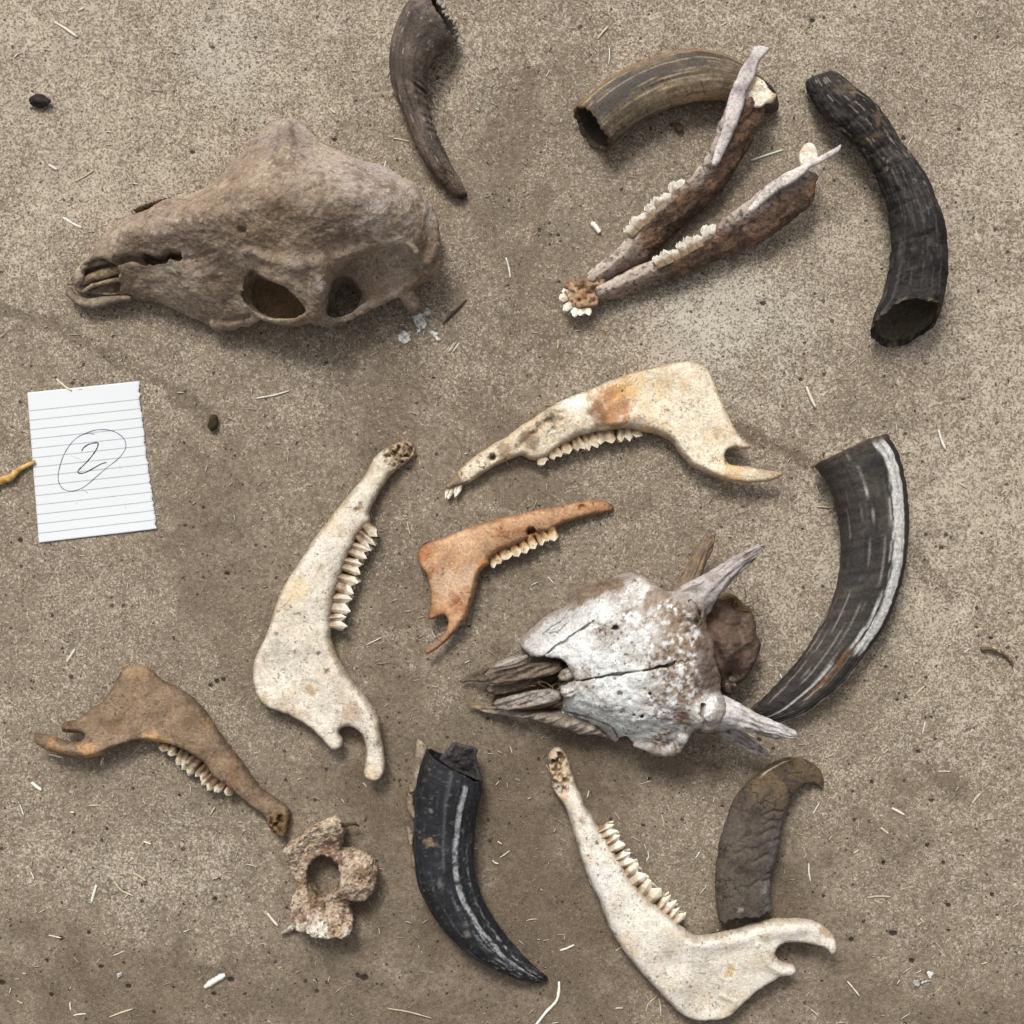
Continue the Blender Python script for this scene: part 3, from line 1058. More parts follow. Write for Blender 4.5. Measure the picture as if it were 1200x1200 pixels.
# white jaw standing left of the orange one
z4 = Z(280, 500, 2.7907)
out = z4([(430, 110), (455, 80), (490, 58), (530, 42), (560, 48), (572, 70), (565, 100), (540, 120), (510, 140), (485, 165), (460, 205), (440, 240), (425, 280), (428, 305), (415, 325), (395, 345), (375, 380), (355, 420), (335, 470), (320, 520), (308, 570), (300, 620), (298, 660), (300, 700), (315, 745), (340, 790), (375, 840), (410, 880), (440, 925), (455, 960), (462, 1000), (470, 1050), (476, 1100), (470, 1140), (450, 1160), (420, 1158), (408, 1140), (412, 1100), (415, 1060), (405, 1020), (380, 992), (352, 985), (333, 992), (326, 1008), (338, 1028), (334, 1052), (310, 1064), (285, 1045), (255, 1015), (220, 985), (170, 955), (120, 935), (85, 920), (60, 895), (42, 850), (38, 800), (50, 750), (75, 700), (95, 655), (110, 600), (130, 545), (160, 490), (200, 430), (240, 370), (290, 300), (340, 240), (380, 190), (410, 150)])
t = Thing('jaw_bone', 'large cream-white jaw bone with a shallow hollow, left of the orange jaw', 'jaw bone', 388, 715, 28, 'jaw bones on the floor')
ctr = z4([(530, 75), (460, 150), (380, 270), (300, 400), (370, 350), (220, 520), (290, 540), (160, 680), (260, 680), (90, 820), (200, 800), (290, 830), (380, 900), (200, 930), (310, 1040), (440, 1000), (440, 1130)])
ctrl = np.c_[ctr, [10, 11, 15, 19, 15, 19, 19, 14, 17, 9, 10, 12, 10, 8, 7, 7, 6], [13, 14, 18, 21, 20, 21, 22, 20, 22, 19, 21, 24, 26, 23, 24, 28, 29]]


def rel(x, y, d):
    r = ridge(x, y, z4([(310, 700), (330, 800), (400, 920), (450, 1020)]), 10, 3)
    r += ridge(x, y, z4([(185, 740), (195, 830)]), 3, -1.5)
    r += pit(x, y, *z4([(232, 858)])[0], 12, 1.0)
    r += ridge(x, y, z4([(120, 760), (180, 840), (260, 940)]), 14, -2)
    r += cells(x, y, *z4([(525, 80)])[0], 24, 6, 5)
    r += cells(x, y, *z4([(390, 265)])[0], 7, 2, 6)
    return r


skin = boneskin(rgb(224, 215, 200), rgb(206, 190, 164), rgb(132, 106, 82), 21, [
    (*z4([(232, 862)])[0], 11, rgb(184, 156, 116), .8), (*z4([(290, 795)])[0], 5, rgb(86, 64, 48), .8), (*z4([(260, 742)])[0], 3.5, rgb(70, 54, 42), .8), (*z4([(360, 930)])[0], 16, rgb(190, 164, 132), .7), (*z4([(325, 740)])[0], 12, rgb(196, 164, 128), .6), (*z4([(190, 540)])[0], 22, rgb(216, 194, 152), .6), (*z4([(420, 1018)])[0], 3, rgb(90, 64, 48), .8), (*z4([(440, 1130)])[0], 12, rgb(206, 182, 142), .6), (*z4([(390, 270)])[0], 7, rgb(160, 134, 104), .7), (*z4([(120, 675)])[0], 3, rgb(90, 70, 54), .7), (*z4([(75, 895)])[0], 9, rgb(190, 168, 138), .7)],
    (*z4([(530, 75)])[0], 26, rgb(168, 138, 104)), .30)
jb = inflate(t, 'mandible', out, ctrl, skin, M_CLEANBONE, relief=rel, seed=4)
g = z4([(428, 318), (392, 358), (358, 428), (330, 500), (308, 580), (300, 668)])
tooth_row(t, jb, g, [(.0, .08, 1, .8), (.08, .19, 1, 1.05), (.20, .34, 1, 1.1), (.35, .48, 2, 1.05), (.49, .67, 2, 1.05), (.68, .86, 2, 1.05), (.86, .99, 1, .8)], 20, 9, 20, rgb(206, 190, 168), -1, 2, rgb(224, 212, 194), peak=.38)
t.settle()

# small orange jaw
z5 = Z(470, 570, 4.4444)
out = z5([(1112, 102), (1105, 125), (1060, 142), (1000, 154), (930, 171), (860, 187), (820, 205), (800, 225), (760, 237), (720, 247), (680, 267), (640, 287), (590, 307), (540, 332), (490, 352), (462, 377), (460, 402), (430, 427), (410, 455), (400, 490), (390, 530), (378, 580), (360, 640), (340, 690), (310, 730), (270, 770), (230, 810), (190, 845), (140, 875), (126, 866), (140, 840), (175, 815), (205, 785), (227, 755), (242, 720), (243, 692), (225, 672), (195, 676), (165, 690), (143, 692), (140, 668), (148, 630), (152, 580), (145, 520), (130, 470), (100, 425), (84, 380), (90, 340), (110, 310), (150, 290), (210, 270), (280, 245), (350, 215), (420, 190), (500, 170), (580, 150), (660, 130), (740, 115), (820, 105), (900, 85), (960, 72), (1020, 69), (1075, 78)])
t = Thing('jaw_bone', 'small orange-brown jaw bone with pale teeth, under the ochre-stained cream jaw', 'jaw bone', 605, 668, 20, 'jaw bones on the floor')
ctr = z5([(1090, 105), (960, 115), (820, 150), (700, 180), (560, 230), (420, 290), (560, 300), (280, 320), (150, 340), (250, 420), (380, 420), (190, 520), (320, 540), (170, 650), (300, 680), (150, 860)])
ctrl = np.c_[ctr, [6, 8, 10, 13, 16, 16, 13, 13, 8, 10, 11, 7, 9, 5, 7, 3], [8, 9, 12, 14, 17, 17, 16, 16, 15, 16, 17, 18, 19, 19, 20, 20]]


def rel(x, y, d):
    r = ridge(x, y, z5([(450, 420), (380, 480), (350, 600), (300, 710)]), 7, 2)
    r += ridge(x, y, z5([(280, 360), (240, 460), (210, 580)]), 10, -1.6)
    r += pit(x, y, *z5([(945, 108)])[0], 4, 2.5)
    r += pit(x, y, *z5([(678, 238)])[0], 6, 7)
    r += cells(x, y, *z5([(1090, 105)])[0], 7, 3, 8)
    r += ridge(x, y, z5([(260, 630), (330, 590)]), 3, -1)
    return r


skin = boneskin(rgb(192, 152, 116), rgb(168, 120, 84), rgb(110, 74, 50), 31, [
    (*z5([(260, 500)])[0], 28, rgb(200, 172, 146), .75), (*z5([(330, 290)])[0], 26, rgb(214, 176, 140), .7), (*z5([(130, 330)])[0], 16, rgb(168, 106, 62), .6), (*z5([(678, 240)])[0], 8, rgb(52, 32, 22), .92), (*z5([(300, 620)])[0], 14, rgb(150, 98, 62), .7), (*z5([(1090, 105)])[0], 6, rgb(96, 62, 40), .8), (*z5([(520, 240)])[0], 9, rgb(160, 104, 62), .6), (*z5([(940, 105)])[0], 7, rgb(150, 96, 58), .6), (*z5([(350, 450)])[0], 16, rgb(186, 156, 132), .6), (*z5([(430, 400)])[0], 9, rgb(196, 128, 74), .6)], None, .4, mott=22)
jb = inflate(t, 'mandible', out, ctrl, skin, M_BONE, relief=rel, step=1.9, seed=5)
g = z5([(455, 385), (530, 342), (610, 305), (690, 272), (760, 243), (812, 226)])
tooth_row(t, jb, g, [(.0, .155, 1, 1), (.16, .30, 1, 1.05), (.31, .44, 1, 1.1), (.45, .56, 1, 1.1), (.57, .68, 1, .9), (.69, .86, 1, 1.0), (.87, .99, 1, .9)], 12.5, 6.5, 15, rgb(214, 176, 128), 1, 3, rgb(236, 224, 200), peak=.28, sink=1)
t.settle()

# brown jaw
z6 = Z(20, 760, 3.5294)
out = z6([(1122, 690), (1118, 740), (1105, 780), (1085, 795), (1050, 770), (1025, 735), (1020, 710), (980, 680), (930, 640), (890, 600), (860, 577), (830, 557), (800, 532), (775, 492), (740, 462), (700, 437), (650, 412), (600, 397), (540, 389), (480, 393), (420, 410), (370, 430), (320, 450), (260, 459), (200, 449), (140, 430), (90, 405), (66, 375), (75, 350), (110, 354), (160, 369), (210, 386), (250, 386), (270, 370), (266, 352), (215, 351), (185, 346), (177, 325), (195, 304), (240, 295), (275, 270), (310, 245), (345, 225), (365, 195), (390, 160), (405, 120), (430, 90), (470, 75), (515, 75), (555, 95), (590, 130), (640, 155), (700, 190), (745, 230), (780, 270), (810, 320), (845, 370), (880, 420), (920, 470), (960, 530), (1000, 580), (1040, 615), (1080, 640), (1110, 663)])
t = Thing('jaw_bone', 'brown dirt-stained jaw bone with dark teeth, left of the large white jaw', 'jaw bone', 188, 885, 24, 'jaw bones on the floor')
ctr = z6([(1070, 710), (1000, 630), (900, 520), (850, 500), (760, 380), (700, 330), (700, 410), (600, 250), (560, 350), (480, 130), (430, 250), (330, 330), (220, 320), (330, 420), (200, 410), (90, 370)])
ctrl = np.c_[ctr, [10, 12, 14, 14, 17, 17, 14, 12, 13, 8, 9, 8, 6, 8, 7, 5], [12, 13, 15, 16, 18, 19, 18, 19, 20, 20, 21, 22, 22, 24, 26, 27]]


def rel(x, y, d):
    r = ridge(x, y, z6([(560, 370), (440, 385), (300, 430), (150, 400)]), 7, 2.5)
    r += ridge(x, y, z6([(420, 290), (500, 260), (600, 250)]), 9, 1.0)
    r += ridge(x, y, z6([(400, 310), (430, 300)]), 8, -1.6)
    r += ridge(x, y, z6([(820, 340), (900, 450), (1000, 600)]), 5, 2.0)
    r += ridge(x, y, z6([(240, 335), (190, 320)]), 6, 3)
    r += cells(x, y, *z6([(1075, 730)])[0], 18, 5, 5)
    return r


skin = boneskin(rgb(146, 124, 102), rgb(118, 100, 84), rgb(78, 63, 51), 41, [
    (*z6([(590, 385)])[0], 18, rgb(196, 158, 112), .8), (*z6([(300, 430)])[0], 16, rgb(190, 150, 106), .7), (*z6([(150, 410)])[0], 16, rgb(170, 130, 90), .6), (*z6([(470, 100)])[0], 20, rgb(166, 138, 106), .6), (*z6([(800, 310)])[0], 10, rgb(178, 140, 102), .6), (*z6([(400, 320)])[0], 16, rgb(112, 92, 70), .6), (*z6([(730, 300)])[0], 14, rgb(104, 86, 68), .6), (*z6([(215, 325)])[0], 8, rgb(84, 58, 40), .7), (*z6([(620, 390)])[0], 9, rgb(206, 172, 128), .6), (*z6([(900, 520)])[0], 16, rgb(128, 98, 72), .6)],
    (*z6([(1075, 730)])[0], 17, rgb(120, 92, 62)), .55, mott=20)
jb = inflate(t, 'mandible', out, ctrl, skin, M_MUD, relief=rel, noise=.9, seed=6)
g = z6([(585, 400), (650, 420), (720, 455), (785, 520), (840, 562), (890, 600)])
tooth_row(t, jb, g, [(.0, .10, 1, .5), (.10, .20, 1, .75), (.20, .36, 2, 1.05), (.36, .52, 2, 1.15), (.53, .66, 2, .9), (.66, .80, 2, .95), (.80, .90, 1, .9), (.90, .99, 1, .6)], 17, 7, 16, rgb(122, 98, 72), 1, 4, rgb(200, 188, 166), peak=.22, sink=2)
t.settle()

# white jaw at the bottom
z7 = Z(630, 860, 3.2432)
out = z7([(45, 82), (75, 58), (100, 72), (120, 110), (135, 160), (160, 225), (190, 290), (225, 345), (255, 387), (280, 432), (315, 487), (345, 542), (380, 588), (420, 628), (460, 662), (510, 702), (560, 747), (600, 771), (650, 769), (700, 760), (760, 745), (830, 722), (900, 706), (970, 702), (1040, 710), (1090, 730), (1120, 760), (1139, 800), (1135, 830), (1118, 841), (1095, 817), (1050, 803), (1000, 797), (950, 797), (920, 810), (907, 835), (915, 858), (940, 875), (975, 885), (986, 905), (970, 926), (930, 931), (890, 955), (840, 985), (790, 1030), (750, 1070), (710, 1095), (650, 1104), (590, 1098), (540, 1070), (490, 1020), (440, 965), (390, 910), (340, 850), (300, 790), (265, 720), (235, 640), (205, 580), (180, 520), (155, 440), (130, 360), (108, 290), (78, 250), (58, 210), (45, 150)])
t = Thing('jaw_bone', 'smooth white jaw bone with a porous broken tip, overlapping the foot of the grey horn', 'jaw bone', 800, 1050, 28, 'jaw bones on the floor')
ctr = z7([(75, 100), (95, 200), (160, 330), (230, 500), (220, 420), (310, 650), (360, 620), (400, 780), (480, 740), (520, 900), (600, 830), (620, 1040), (720, 860), (780, 960), (850, 800), (950, 900), (960, 745), (1100, 780)])
ctrl = np.c_[ctr, [9, 11, 14, 18, 14, 20, 18, 19, 19, 15, 16, 9, 11, 9, 10, 7, 8, 5], [11, 13, 17, 20, 19, 22, 22, 22, 23, 20, 22, 17, 22, 22, 26, 24, 30, 31]]


def rel(x, y, d):
    r = ridge(x, y, z7([(600, 790), (720, 790), (850, 750), (1000, 730)]), 9, 3)
    r += pit(x, y, *z7([(722, 905)])[0], 9, .8)
    r += ridge(x, y, z7([(560, 860), (650, 960), (700, 1030)]), 16, -2.4)
    r += ridge(x, y, z7([(840, 800), (880, 880), (930, 905)]), 6, 2)
    r += cells(x, y, *z7([(78, 130)])[0], 22, 7, 5) + cells(x, y, *z7([(85, 200)])[0], 14, 5, 9)
    r += ridge(x, y, z7([(700, 1000), (750, 1020), (740, 1050)]), 3, 1.2)
    return r


skin = boneskin(rgb(226, 219, 207), rgb(210, 198, 178), rgb(142, 118, 94), 51, [
    (*z7([(722, 905)])[0], 10, rgb(196, 172, 132), .8), (*z7([(350, 790)])[0], 18, rgb(206, 184, 156), .6), (*z7([(170, 340)])[0], 5, rgb(120, 90, 80), .6), (*z7([(225, 415)])[0], 3, rgb(60, 46, 40), .85), (*z7([(1090, 745)])[0], 12, rgb(168, 140, 112), .8), (*z7([(860, 770)])[0], 9, rgb(170, 146, 122), .5), (*z7([(950, 900)])[0], 10, rgb(214, 204, 190), .6), (*z7([(720, 1060)])[0], 12, rgb(196, 178, 150), .6), (*z7([(100, 245)])[0], 9, rgb(196, 158, 120), .7), (*z7([(240, 550)])[0], 24, rgb(222, 218, 216), .6)],
    (*z7([(78, 140)])[0], 28, rgb(188, 160, 122)), .25)
jb = inflate(t, 'mandible', out, ctrl, skin, M_CLEANBONE, relief=rel, seed=7)
g = z7([(238, 360), (285, 435), (345, 535), (405, 608), (470, 668), (545, 735)])
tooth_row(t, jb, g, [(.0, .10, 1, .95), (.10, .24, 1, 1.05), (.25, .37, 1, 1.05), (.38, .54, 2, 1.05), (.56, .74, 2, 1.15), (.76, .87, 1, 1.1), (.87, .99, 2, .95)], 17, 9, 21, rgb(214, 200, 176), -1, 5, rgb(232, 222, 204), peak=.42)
t.settle()

# complete lower jaw (both sides joined at the chin), standing on its lower edge
zd = Z(640, 40, 3.3333)
t = Thing('lower_jaw', 'complete brown and grey lower jaw, two branches joined at a chin with front teeth', 'jaw bone', 770, 260, 30)
t.loc = lambda V, q=t: np.c_[(V[:, 0] - q.cx) * q.q, -(V[:, 1] - q.cy) * q.q, np.where(V[:, 2] > 28, 28 + (V[:, 2] - 28) * .5, V[:, 2]) * q.q]      # the jaw leans over: its upright plates rise less than their length
def branch(low, up, extra, seed, axis):
    A = lambda L: np.c_[zd([(q[0], q[1]) for q in L]), [q[2] for q in L]]
    lo_, up_ = A(low), A(up)
    n = 16
    lo_, up_ = catmull(lo_, n), catmull(up_, n)
    allp = np.vstack([lo_, up_] + [A(e[0]) for e in extra])
    v = Vol(allp.min(0) - 14, allp.max(0) + 14, 1.25)
    tt = np.linspace(0, 1, n)
    v.f = v.chain(lo_, list(2.2 + 4.4 * np.sin(np.clip(tt * 1.15, 0, 1) * np.pi * .7))).astype(np.float32)
    v.add(v.chain(lo_ * .55 + up_ * .45, list(2.4 + 4.2 * np.sin(np.clip(tt * 1.15, 0, 1) * np.pi * .7))), 15)
    v.add(v.chain(lo_ * .78 + up_ * .22, list(2.4 + 4.4 * np.sin(np.clip(tt * 1.15, 0, 1) * np.pi * .7))), 15)
    v.add(v.chain(lo_ * .25 + up_ * .75, list(2.4 + 3.6 * np.sin(np.clip(tt * 1.15, 0, 1) * np.pi * .7))), 15)
    v.add(v.chain(up_, list(3.0 + 2.0 * np.sin(np.clip(tt * 1.15, 0, 1) * np.pi * .7))), 15)
    for pts, r in extra:
        v.add(v.chain(A(pts), r), 12)
    F0 = zd([axis[0]])[0]
    F1 = zd([axis[1]])[0]

    def col(V, Nn):
        d = F1 - F0
        u = ((V[:, :2] - F0) @ d) / (d @ d)
        dl = line_dist(V[:, :2], up_)
        n1, n2, n3 = fbm(V, 22, 4, seed), fbm(V, 9, 4, seed + 2), fbm(V * np.array([1, 1, .5]), 4, 3, seed + 4)
        k = np.tile(rgb(84, 66, 54), (len(V), 1))
        k = mixc(k, rgb(118, 90, 70), sstep(-.2, .5, n1) * .85)
        k = mixc(k, rgb(150, 116, 84), sstep(.1, .7, n2) * .55)
        k = mixc(k, rgb(134, 118, 112), sstep(.52, .8, u + .08 * n2) * sstep(.9, .3, Nn[:, 2] * 0 + dl / 24) * .85)
        k = mixc(k, rgb(204, 190, 178), sstep(.32, .22, u + .05 * n2) * np.clip(sstep(7, 3, dl + 2 * n2) + .25, 0, 1) * .9)
        k = mixc(k, rgb(186, 174, 164), sstep(.54, .66, u) * sstep(11, 4, dl + 4 * n2) * .9)
        k = mixc(k, rgb(170, 152, 136), sstep(4.5, 1.5, dl + 2 * n2) * .6)
        k = mixc(k, rgb(44, 32, 26), sstep(.2, .6, n3) * .7)
        k = mixc(k, rgb(56, 40, 32), sstep(.25, .7, fbm(V, 7, 3, seed + 8)) * sstep(.2, .3, u) * .6)
        return k
    V, F = v.mesh()
    Nn = normals(V, [F])
    for i, (sz, am) in enumerate(((26, 1.8), (9, .8), (3, .3))):
        V = V + Nn * (fbm(V, sz, 3, seed + i) * am)[:, None]
    return mk('mandible_branch', t.loc(V), F, col(V, Nn), M_BONE, t.o)


b1 = branch([(215, 950, 9), (290, 905, 9), (345, 872, 9), (420, 820, 10), (500, 740, 10), (590, 665, 11), (670, 590, 13), (730, 505, 16), (775, 430, 22), (802, 370, 32), (812, 320, 44)],
            [(180, 938, 20), (240, 892, 21), (305, 838, 24), (345, 780, 30), (410, 712, 36), (490, 645, 40), (565, 580, 44), (625, 505, 54), (665, 430, 66), (692, 350, 76), (710, 285, 82)],
            [([(812, 330, 44), (830, 270, 60), (822, 240, 70)], [8, 7, 6]), ([(692, 380, 70), (745, 320, 68), (800, 275, 68)], [6, 6, 6]), ([(700, 430, 52), (760, 370, 48), (800, 330, 50)], [8, 9, 8])], 3, ((170, 945), (770, 280)))
b2 = branch([(225, 1018, 8), (300, 995, 8), (390, 965, 9), (490, 930, 10), (590, 888, 10), (680, 850, 11), (765, 812, 12), (845, 775, 15), (920, 730, 20), (985, 680, 28), (1012, 635, 38)],
            [(215, 990, 20), (285, 960, 21), (375, 918, 26), (455, 888, 34), (545, 845, 38), (620, 798, 41), (690, 745, 44), (775, 690, 54), (850, 625, 64), (920, 580, 70), (990, 548, 74)],
            [([(1010, 640, 40), (1010, 590, 54), (1035, 560, 60)], [8, 6, 6]), ([(850, 690, 44), (930, 640, 46), (1000, 600, 50)], [10, 10, 8]), ([(800, 760, 28), (880, 715, 32), (960, 665, 38), (1000, 630, 44)], [9, 10, 9, 8])], 6, ((215, 1000), (1020, 580)))


def plateskin(a, b, seed):
    def f(V, d):
        c = np.tile(a, (len(V), 1))
        c = mixc(c, b, sstep(-.1, .6, fbm(V, 12, 4, seed)) * .8)
        return flecks(c, V, rgb(120, 100, 86), 4, .7, .6, seed)
    return f


inflate(t, 'coronoid_process', zd([(640, 520), (655, 450), (675, 390), (690, 320), (705, 255), (735, 185), (770, 125), (790, 88), (815, 80), (848, 84), (850, 98), (835, 115), (812, 150), (795, 200), (772, 250), (758, 300), (735, 370), (700, 450), (665, 520)]),
        np.c_[zd([(655, 480), (715, 300), (760, 180), (825, 95)]), [8, 7, 6, 4], [66, 86, 96, 102]], plateskin(rgb(206, 196, 192), rgb(160, 148, 150), 3), M_BONE, step=1.8)
inflate(t, 'condyle', zd([(766, 262), (776, 222), (790, 196), (806, 184), (830, 198), (846, 212), (868, 244), (888, 256), (872, 286), (846, 290), (822, 304), (772, 296)]),
        np.c_[zd([(800, 215), (850, 260), (790, 280)]), [4.5, 5, 4.5], [78, 76, 70]], plateskin(rgb(234, 224, 204), rgb(206, 182, 148), 5), M_BONE, step=1.5, noise=2.2, nsize=8, rf=.7)
inflate(t, 'coronoid_process', zd([(780, 690), (810, 650), (850, 608), (900, 572), (960, 540), (1020, 512), (1075, 486), (1110, 466), (1132, 456), (1128, 478), (1100, 500), (1050, 525), (1000, 556), (960, 590), (900, 625), (850, 660), (800, 705)]),
        np.c_[zd([(800, 680), (900, 598), (1000, 535), (1110, 482)]), [8, 7, 5, 3], [58, 76, 88, 96]], plateskin(rgb(222, 212, 202), rgb(170, 158, 158), 7), M_BONE, step=1.8)
inflate(t, 'condyle', zd([(980, 508), (978, 478), (990, 456), (1014, 436), (1036, 446), (1050, 470), (1056, 510), (1072, 540), (1060, 562), (1034, 580), (1012, 560), (992, 545)]),
        np.c_[zd([(1010, 470), (1030, 520), (1040, 560)]), [4, 4.5, 4.5], [68, 66, 60]], plateskin(rgb(236, 228, 212), rgb(208, 188, 158), 8), M_BONE, step=1.5, noise=2.2, nsize=8, rf=.7)


def rel(x, y, d):
    return cells(x, y, *zd([(150, 1000)])[0], 26, 3, 4) + ridge(x, y, zd([(110, 950), (170, 1000), (230, 985)]), 4, -3)


chin = inflate(t, 'chin', zd([(66, 1010), (78, 975), (98, 950), (118, 956), (150, 938), (190, 932), (236, 950), (232, 985), (246, 1000), (218, 1030), (204, 1058), (170, 1068), (130, 1072), (96, 1056)]),
               np.c_[zd([(100, 1000), (160, 1000), (215, 980)]), [6, 7, 9], [12, 14, 15]], boneskin(rgb(184, 150, 120), rgb(132, 92, 66), rgb(84, 54, 38), 9, [(*zd([(110, 985)])[0], 9, rgb(206, 178, 144), .7), (*zd([(220, 1000)])[0], 10, rgb(208, 190, 168), .7)], None, .8, mott=10), M_ROUGHBONE, step=1.7, relief=rel, noise=1.2, nsize=8)
ch = zd([(150, 1005)])[0]
for i, (px, py, w_, L_) in enumerate([(60, 996, 8, 9), (62, 1026, 9, 13), (84, 1062, 10, 15), (112, 1078, 9, 15), (140, 1084, 9, 14), (170, 1076, 9, 14), (64, 970, 7, 8), (92, 948, 6, 6)]):
    p = zd([(px, py)])[0]
    dv = (p - ch) / np.linalg.norm(p - ch)
    tooth(t, chin, p - dv * 11, np.array([-dv[1], dv[0]]), dv, min(w_ * .9, 8.4), L_ * 1.15, 2.8, 1, 14.5, rgb(222, 208, 184) if i < 6 else rgb(170, 132, 108), 90 + i, rgb(238, 230, 214) if i < 6 else None, peak=.25, zt=.25)
# cheek teeth seen from above
for (pts, n, zc_, zh) in ((zd([(318, 778), (360, 735), (420, 685), (480, 635), (545, 590)]), 8, 37, b1), (zd([(425, 893), (480, 870), (545, 835), (610, 800), (668, 768)]), 8, 40, b2)):
    gg = catmull(pts, 60)
    s_ = np.r_[0, np.cumsum(np.linalg.norm(np.diff(gg, axis=0), axis=1))]
    for i in range(n):
        f0, f1 = i / n, (i + 1) / n
        p0, p1 = [np.array([np.interp(f * s_[-1], s_, gg[:, k]) for k in (0, 1)]) for f in (f0, f1)]
        al = (p1 - p0) / np.linalg.norm(p1 - p0)
        ou = np.array([al[1], -al[0]])
        w_ = np.linalg.norm(p1 - p0)
        # an upright crown: zigzag ridge leaning outward
        tooth(t, zh, (p0 + p1) / 2 - ou * 3, al, ou, w_ * 1.15, (9 + 4 * min(1, (i + 1) / n * 1.4)) * (1 + .18 * math.sin(i * 2.3)), 6, 1, zc_ + 1.5 * i / n, rgb(214, 202, 180), 120 + i, rgb(242, 236, 222), zt=.6, peak=.42)
t.settle()

# ------------------------------------------------------------------ horns
def pairs(zf, L, R):
    return np.stack([zf(L), zf(R)], 1)


def cyl(V, u, th, k=40):
    """noise coordinates that run along the horn"""
    return np.c_[u * k, np.cos(th) * 2, np.sin(th) * 2]


# grey-brown horn at the top with crumbling core in its mouth
zf = Z(430, 0, 4.8)
t = Thing('horn', 'slender grey-brown curved horn with white crumbling core in its mouth, above the muddy skull', 'horn', 500, 110, 25, 'loose horns')


def sk(V, u, c, th, inn):
    k = np.tile(rgb(92, 82, 74), (len(V), 1))
    k = mixc(k, rgb(124, 110, 98), sstep(-.2, .7, fbm(V, 18, 4, 2)) * .8)
    k = mixc(k, rgb(62, 56, 54), sstep(-.1, .6, fbm(np.c_[u * 6, c * 5, th * 0], 1, 4, 5)) * .7)
    k = mixc(k, rgb(120, 98, 80), sstep(.75, 1, u) * .5)
    k = mixc(k, rgb(188, 176, 160), sstep(.80, .86, fbm(np.c_[u * 14, c * 12, th * 0], 1, 2, 8)) * .5)
    k = mixc(k, rgb(34, 28, 25), sstep(.97, 1, u) * .9)
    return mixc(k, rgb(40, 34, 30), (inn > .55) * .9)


def dp(u, c, th, ss):
    rib = np.sin(ss * .55 + 1.5 * np.sin(ss * .13)) * sstep(.15, .45, c) * sstep(.28, .4, u) * sstep(.8, .6, u)
    P = np.c_[ss.ravel(), (c * 25).ravel(), (np.sin(th) * 25).ravel()]
    fold = -3.2 * np.exp(-((ss - 95 - 6 * c) / 3.0) ** 2) * sstep(-.1, .4, c)
    return rib * 1.0 + fbm(P, 22, 4, 4).reshape(ss.shape) * 1.3 + fold


pr = pairs(zf, [(365, -35), (300, -20), (230, 20), (180, 100), (145, 200), (125, 310), (130, 420), (155, 525), (190, 620), (230, 720), (285, 830), (345, 935), (410, 1020), (480, 1085), (530, 1100)],
           [(503, 212), (470, 248), (420, 292), (370, 348), (345, 398), (335, 460), (338, 520), (347, 590), (368, 670), (400, 755), (445, 860), (495, 955), (532, 1020), (558, 1062), (562, 1082)])
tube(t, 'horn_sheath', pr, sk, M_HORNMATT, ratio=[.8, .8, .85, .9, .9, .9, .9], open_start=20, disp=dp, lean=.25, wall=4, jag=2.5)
rc = np.random.default_rng(5)
for i in range(9):
    f = (i + .5) / 9
    p = zf([(388 + 125 * f + rc.uniform(-10, 16), -5 + 195 * f + rc.uniform(-8, 8))])[0]
    o_ = [(p[0] + rc.uniform(2.2, 4.2) * math.cos(a) * 1.0, p[1] + rc.uniform(2.2, 5.2) * math.sin(a)) for a in np.linspace(0, 2 * np.pi, 8, endpoint=False)]
    inflate(t, 'core_fragment', o_, [(p[0], p[1], 3.6, 17 + 14 * math.sin(f * math.pi)), (p[0] + 2, p[1], 3.6, 17 + 14 * math.sin(f * math.pi))], boneskin(rgb(214, 206, 196), rgb(176, 166, 156), rgb(96, 84, 76), 60 + i, (), None, .8, mott=5), M_ROUGHBONE, step=1.1, noise=1.6, nsize=4, seed=i)
t.settle()

# tan horn under the lower jaw
t = Thing('horn', 'tan and grey banded hollow horn lying under the complete lower jaw', 'horn', 790, 115, 30, 'loose horns')


def sk(V, u, c, th, inn):
    n = fbm(np.c_[u * 14, c * 1.2, th * 0], 1, 4, 3)
    k = np.tile(rgb(116, 102, 84), (len(V), 1))
    k = mixc(k, rgb(72, 67, 63), np.maximum(sstep(-.75, -.45, c) * sstep(.35, .0, c) * sstep(.62, .35, u + .1 * n), sstep(-.9, -.6, c) * sstep(.1, -.2, c) * sstep(-.4, .3, n + .1)) * .95)
    k = mixc(k, rgb(150, 132, 106), sstep(.15, .4, c) * sstep(.05, .4, u) * .6)
    k = mixc(k, rgb(84, 64, 46), sstep(.1, .6, fbm(V, 16, 4, 8)) * .55)
    k = mixc(k, rgb(176, 146, 112), sstep(.55, .85, c + .1 * n) * sstep(.3, .5, u) * sstep(.9, .6, u) * .8)
    k = mixc(k, rgb(150, 118, 84), sstep(-.75, -.95, c) * .8)
    for c0, u0, u1 in ((.08, .12, .62), (.28, .2, .55), (.42, .25, .7)):
        k = mixc(k, rgb(184, 166, 136), np.exp(-((c - c0 - .03 * np.sin(u * 9)) / .022) ** 2) * sstep(u0, u0 + .1, u) * sstep(u1, u1 - .1, u) * .8)
    sl = fbm(np.c_[u * 3, c * 16, th * 0], 1, 4, 19)
    k = mixc(k, rgb(72, 58, 44), sstep(.0, .5, sl) * .55)
    k = mixc(k, rgb(182, 164, 134), sstep(.35, .6, -sl) * .5)
    k = mixc(k, rgb(58, 48, 42), sstep(.80, .97, u + .05 * fbm(V, 10, 3, 4)) * .85)
    k = mixc(k, rgb(70, 58, 46), sstep(.3, .9, fbm(np.c_[u * 60, c * 2, th * 0], 1, 3, 9)) * .5)
    k = mixc(k, rgb(70, 56, 44), sstep(.04, .0, u + .02 * fbm(V, 6, 3, 3)) * .8)
    return mixc(k, rgb(46, 36, 30), (inn > .55) * .9)


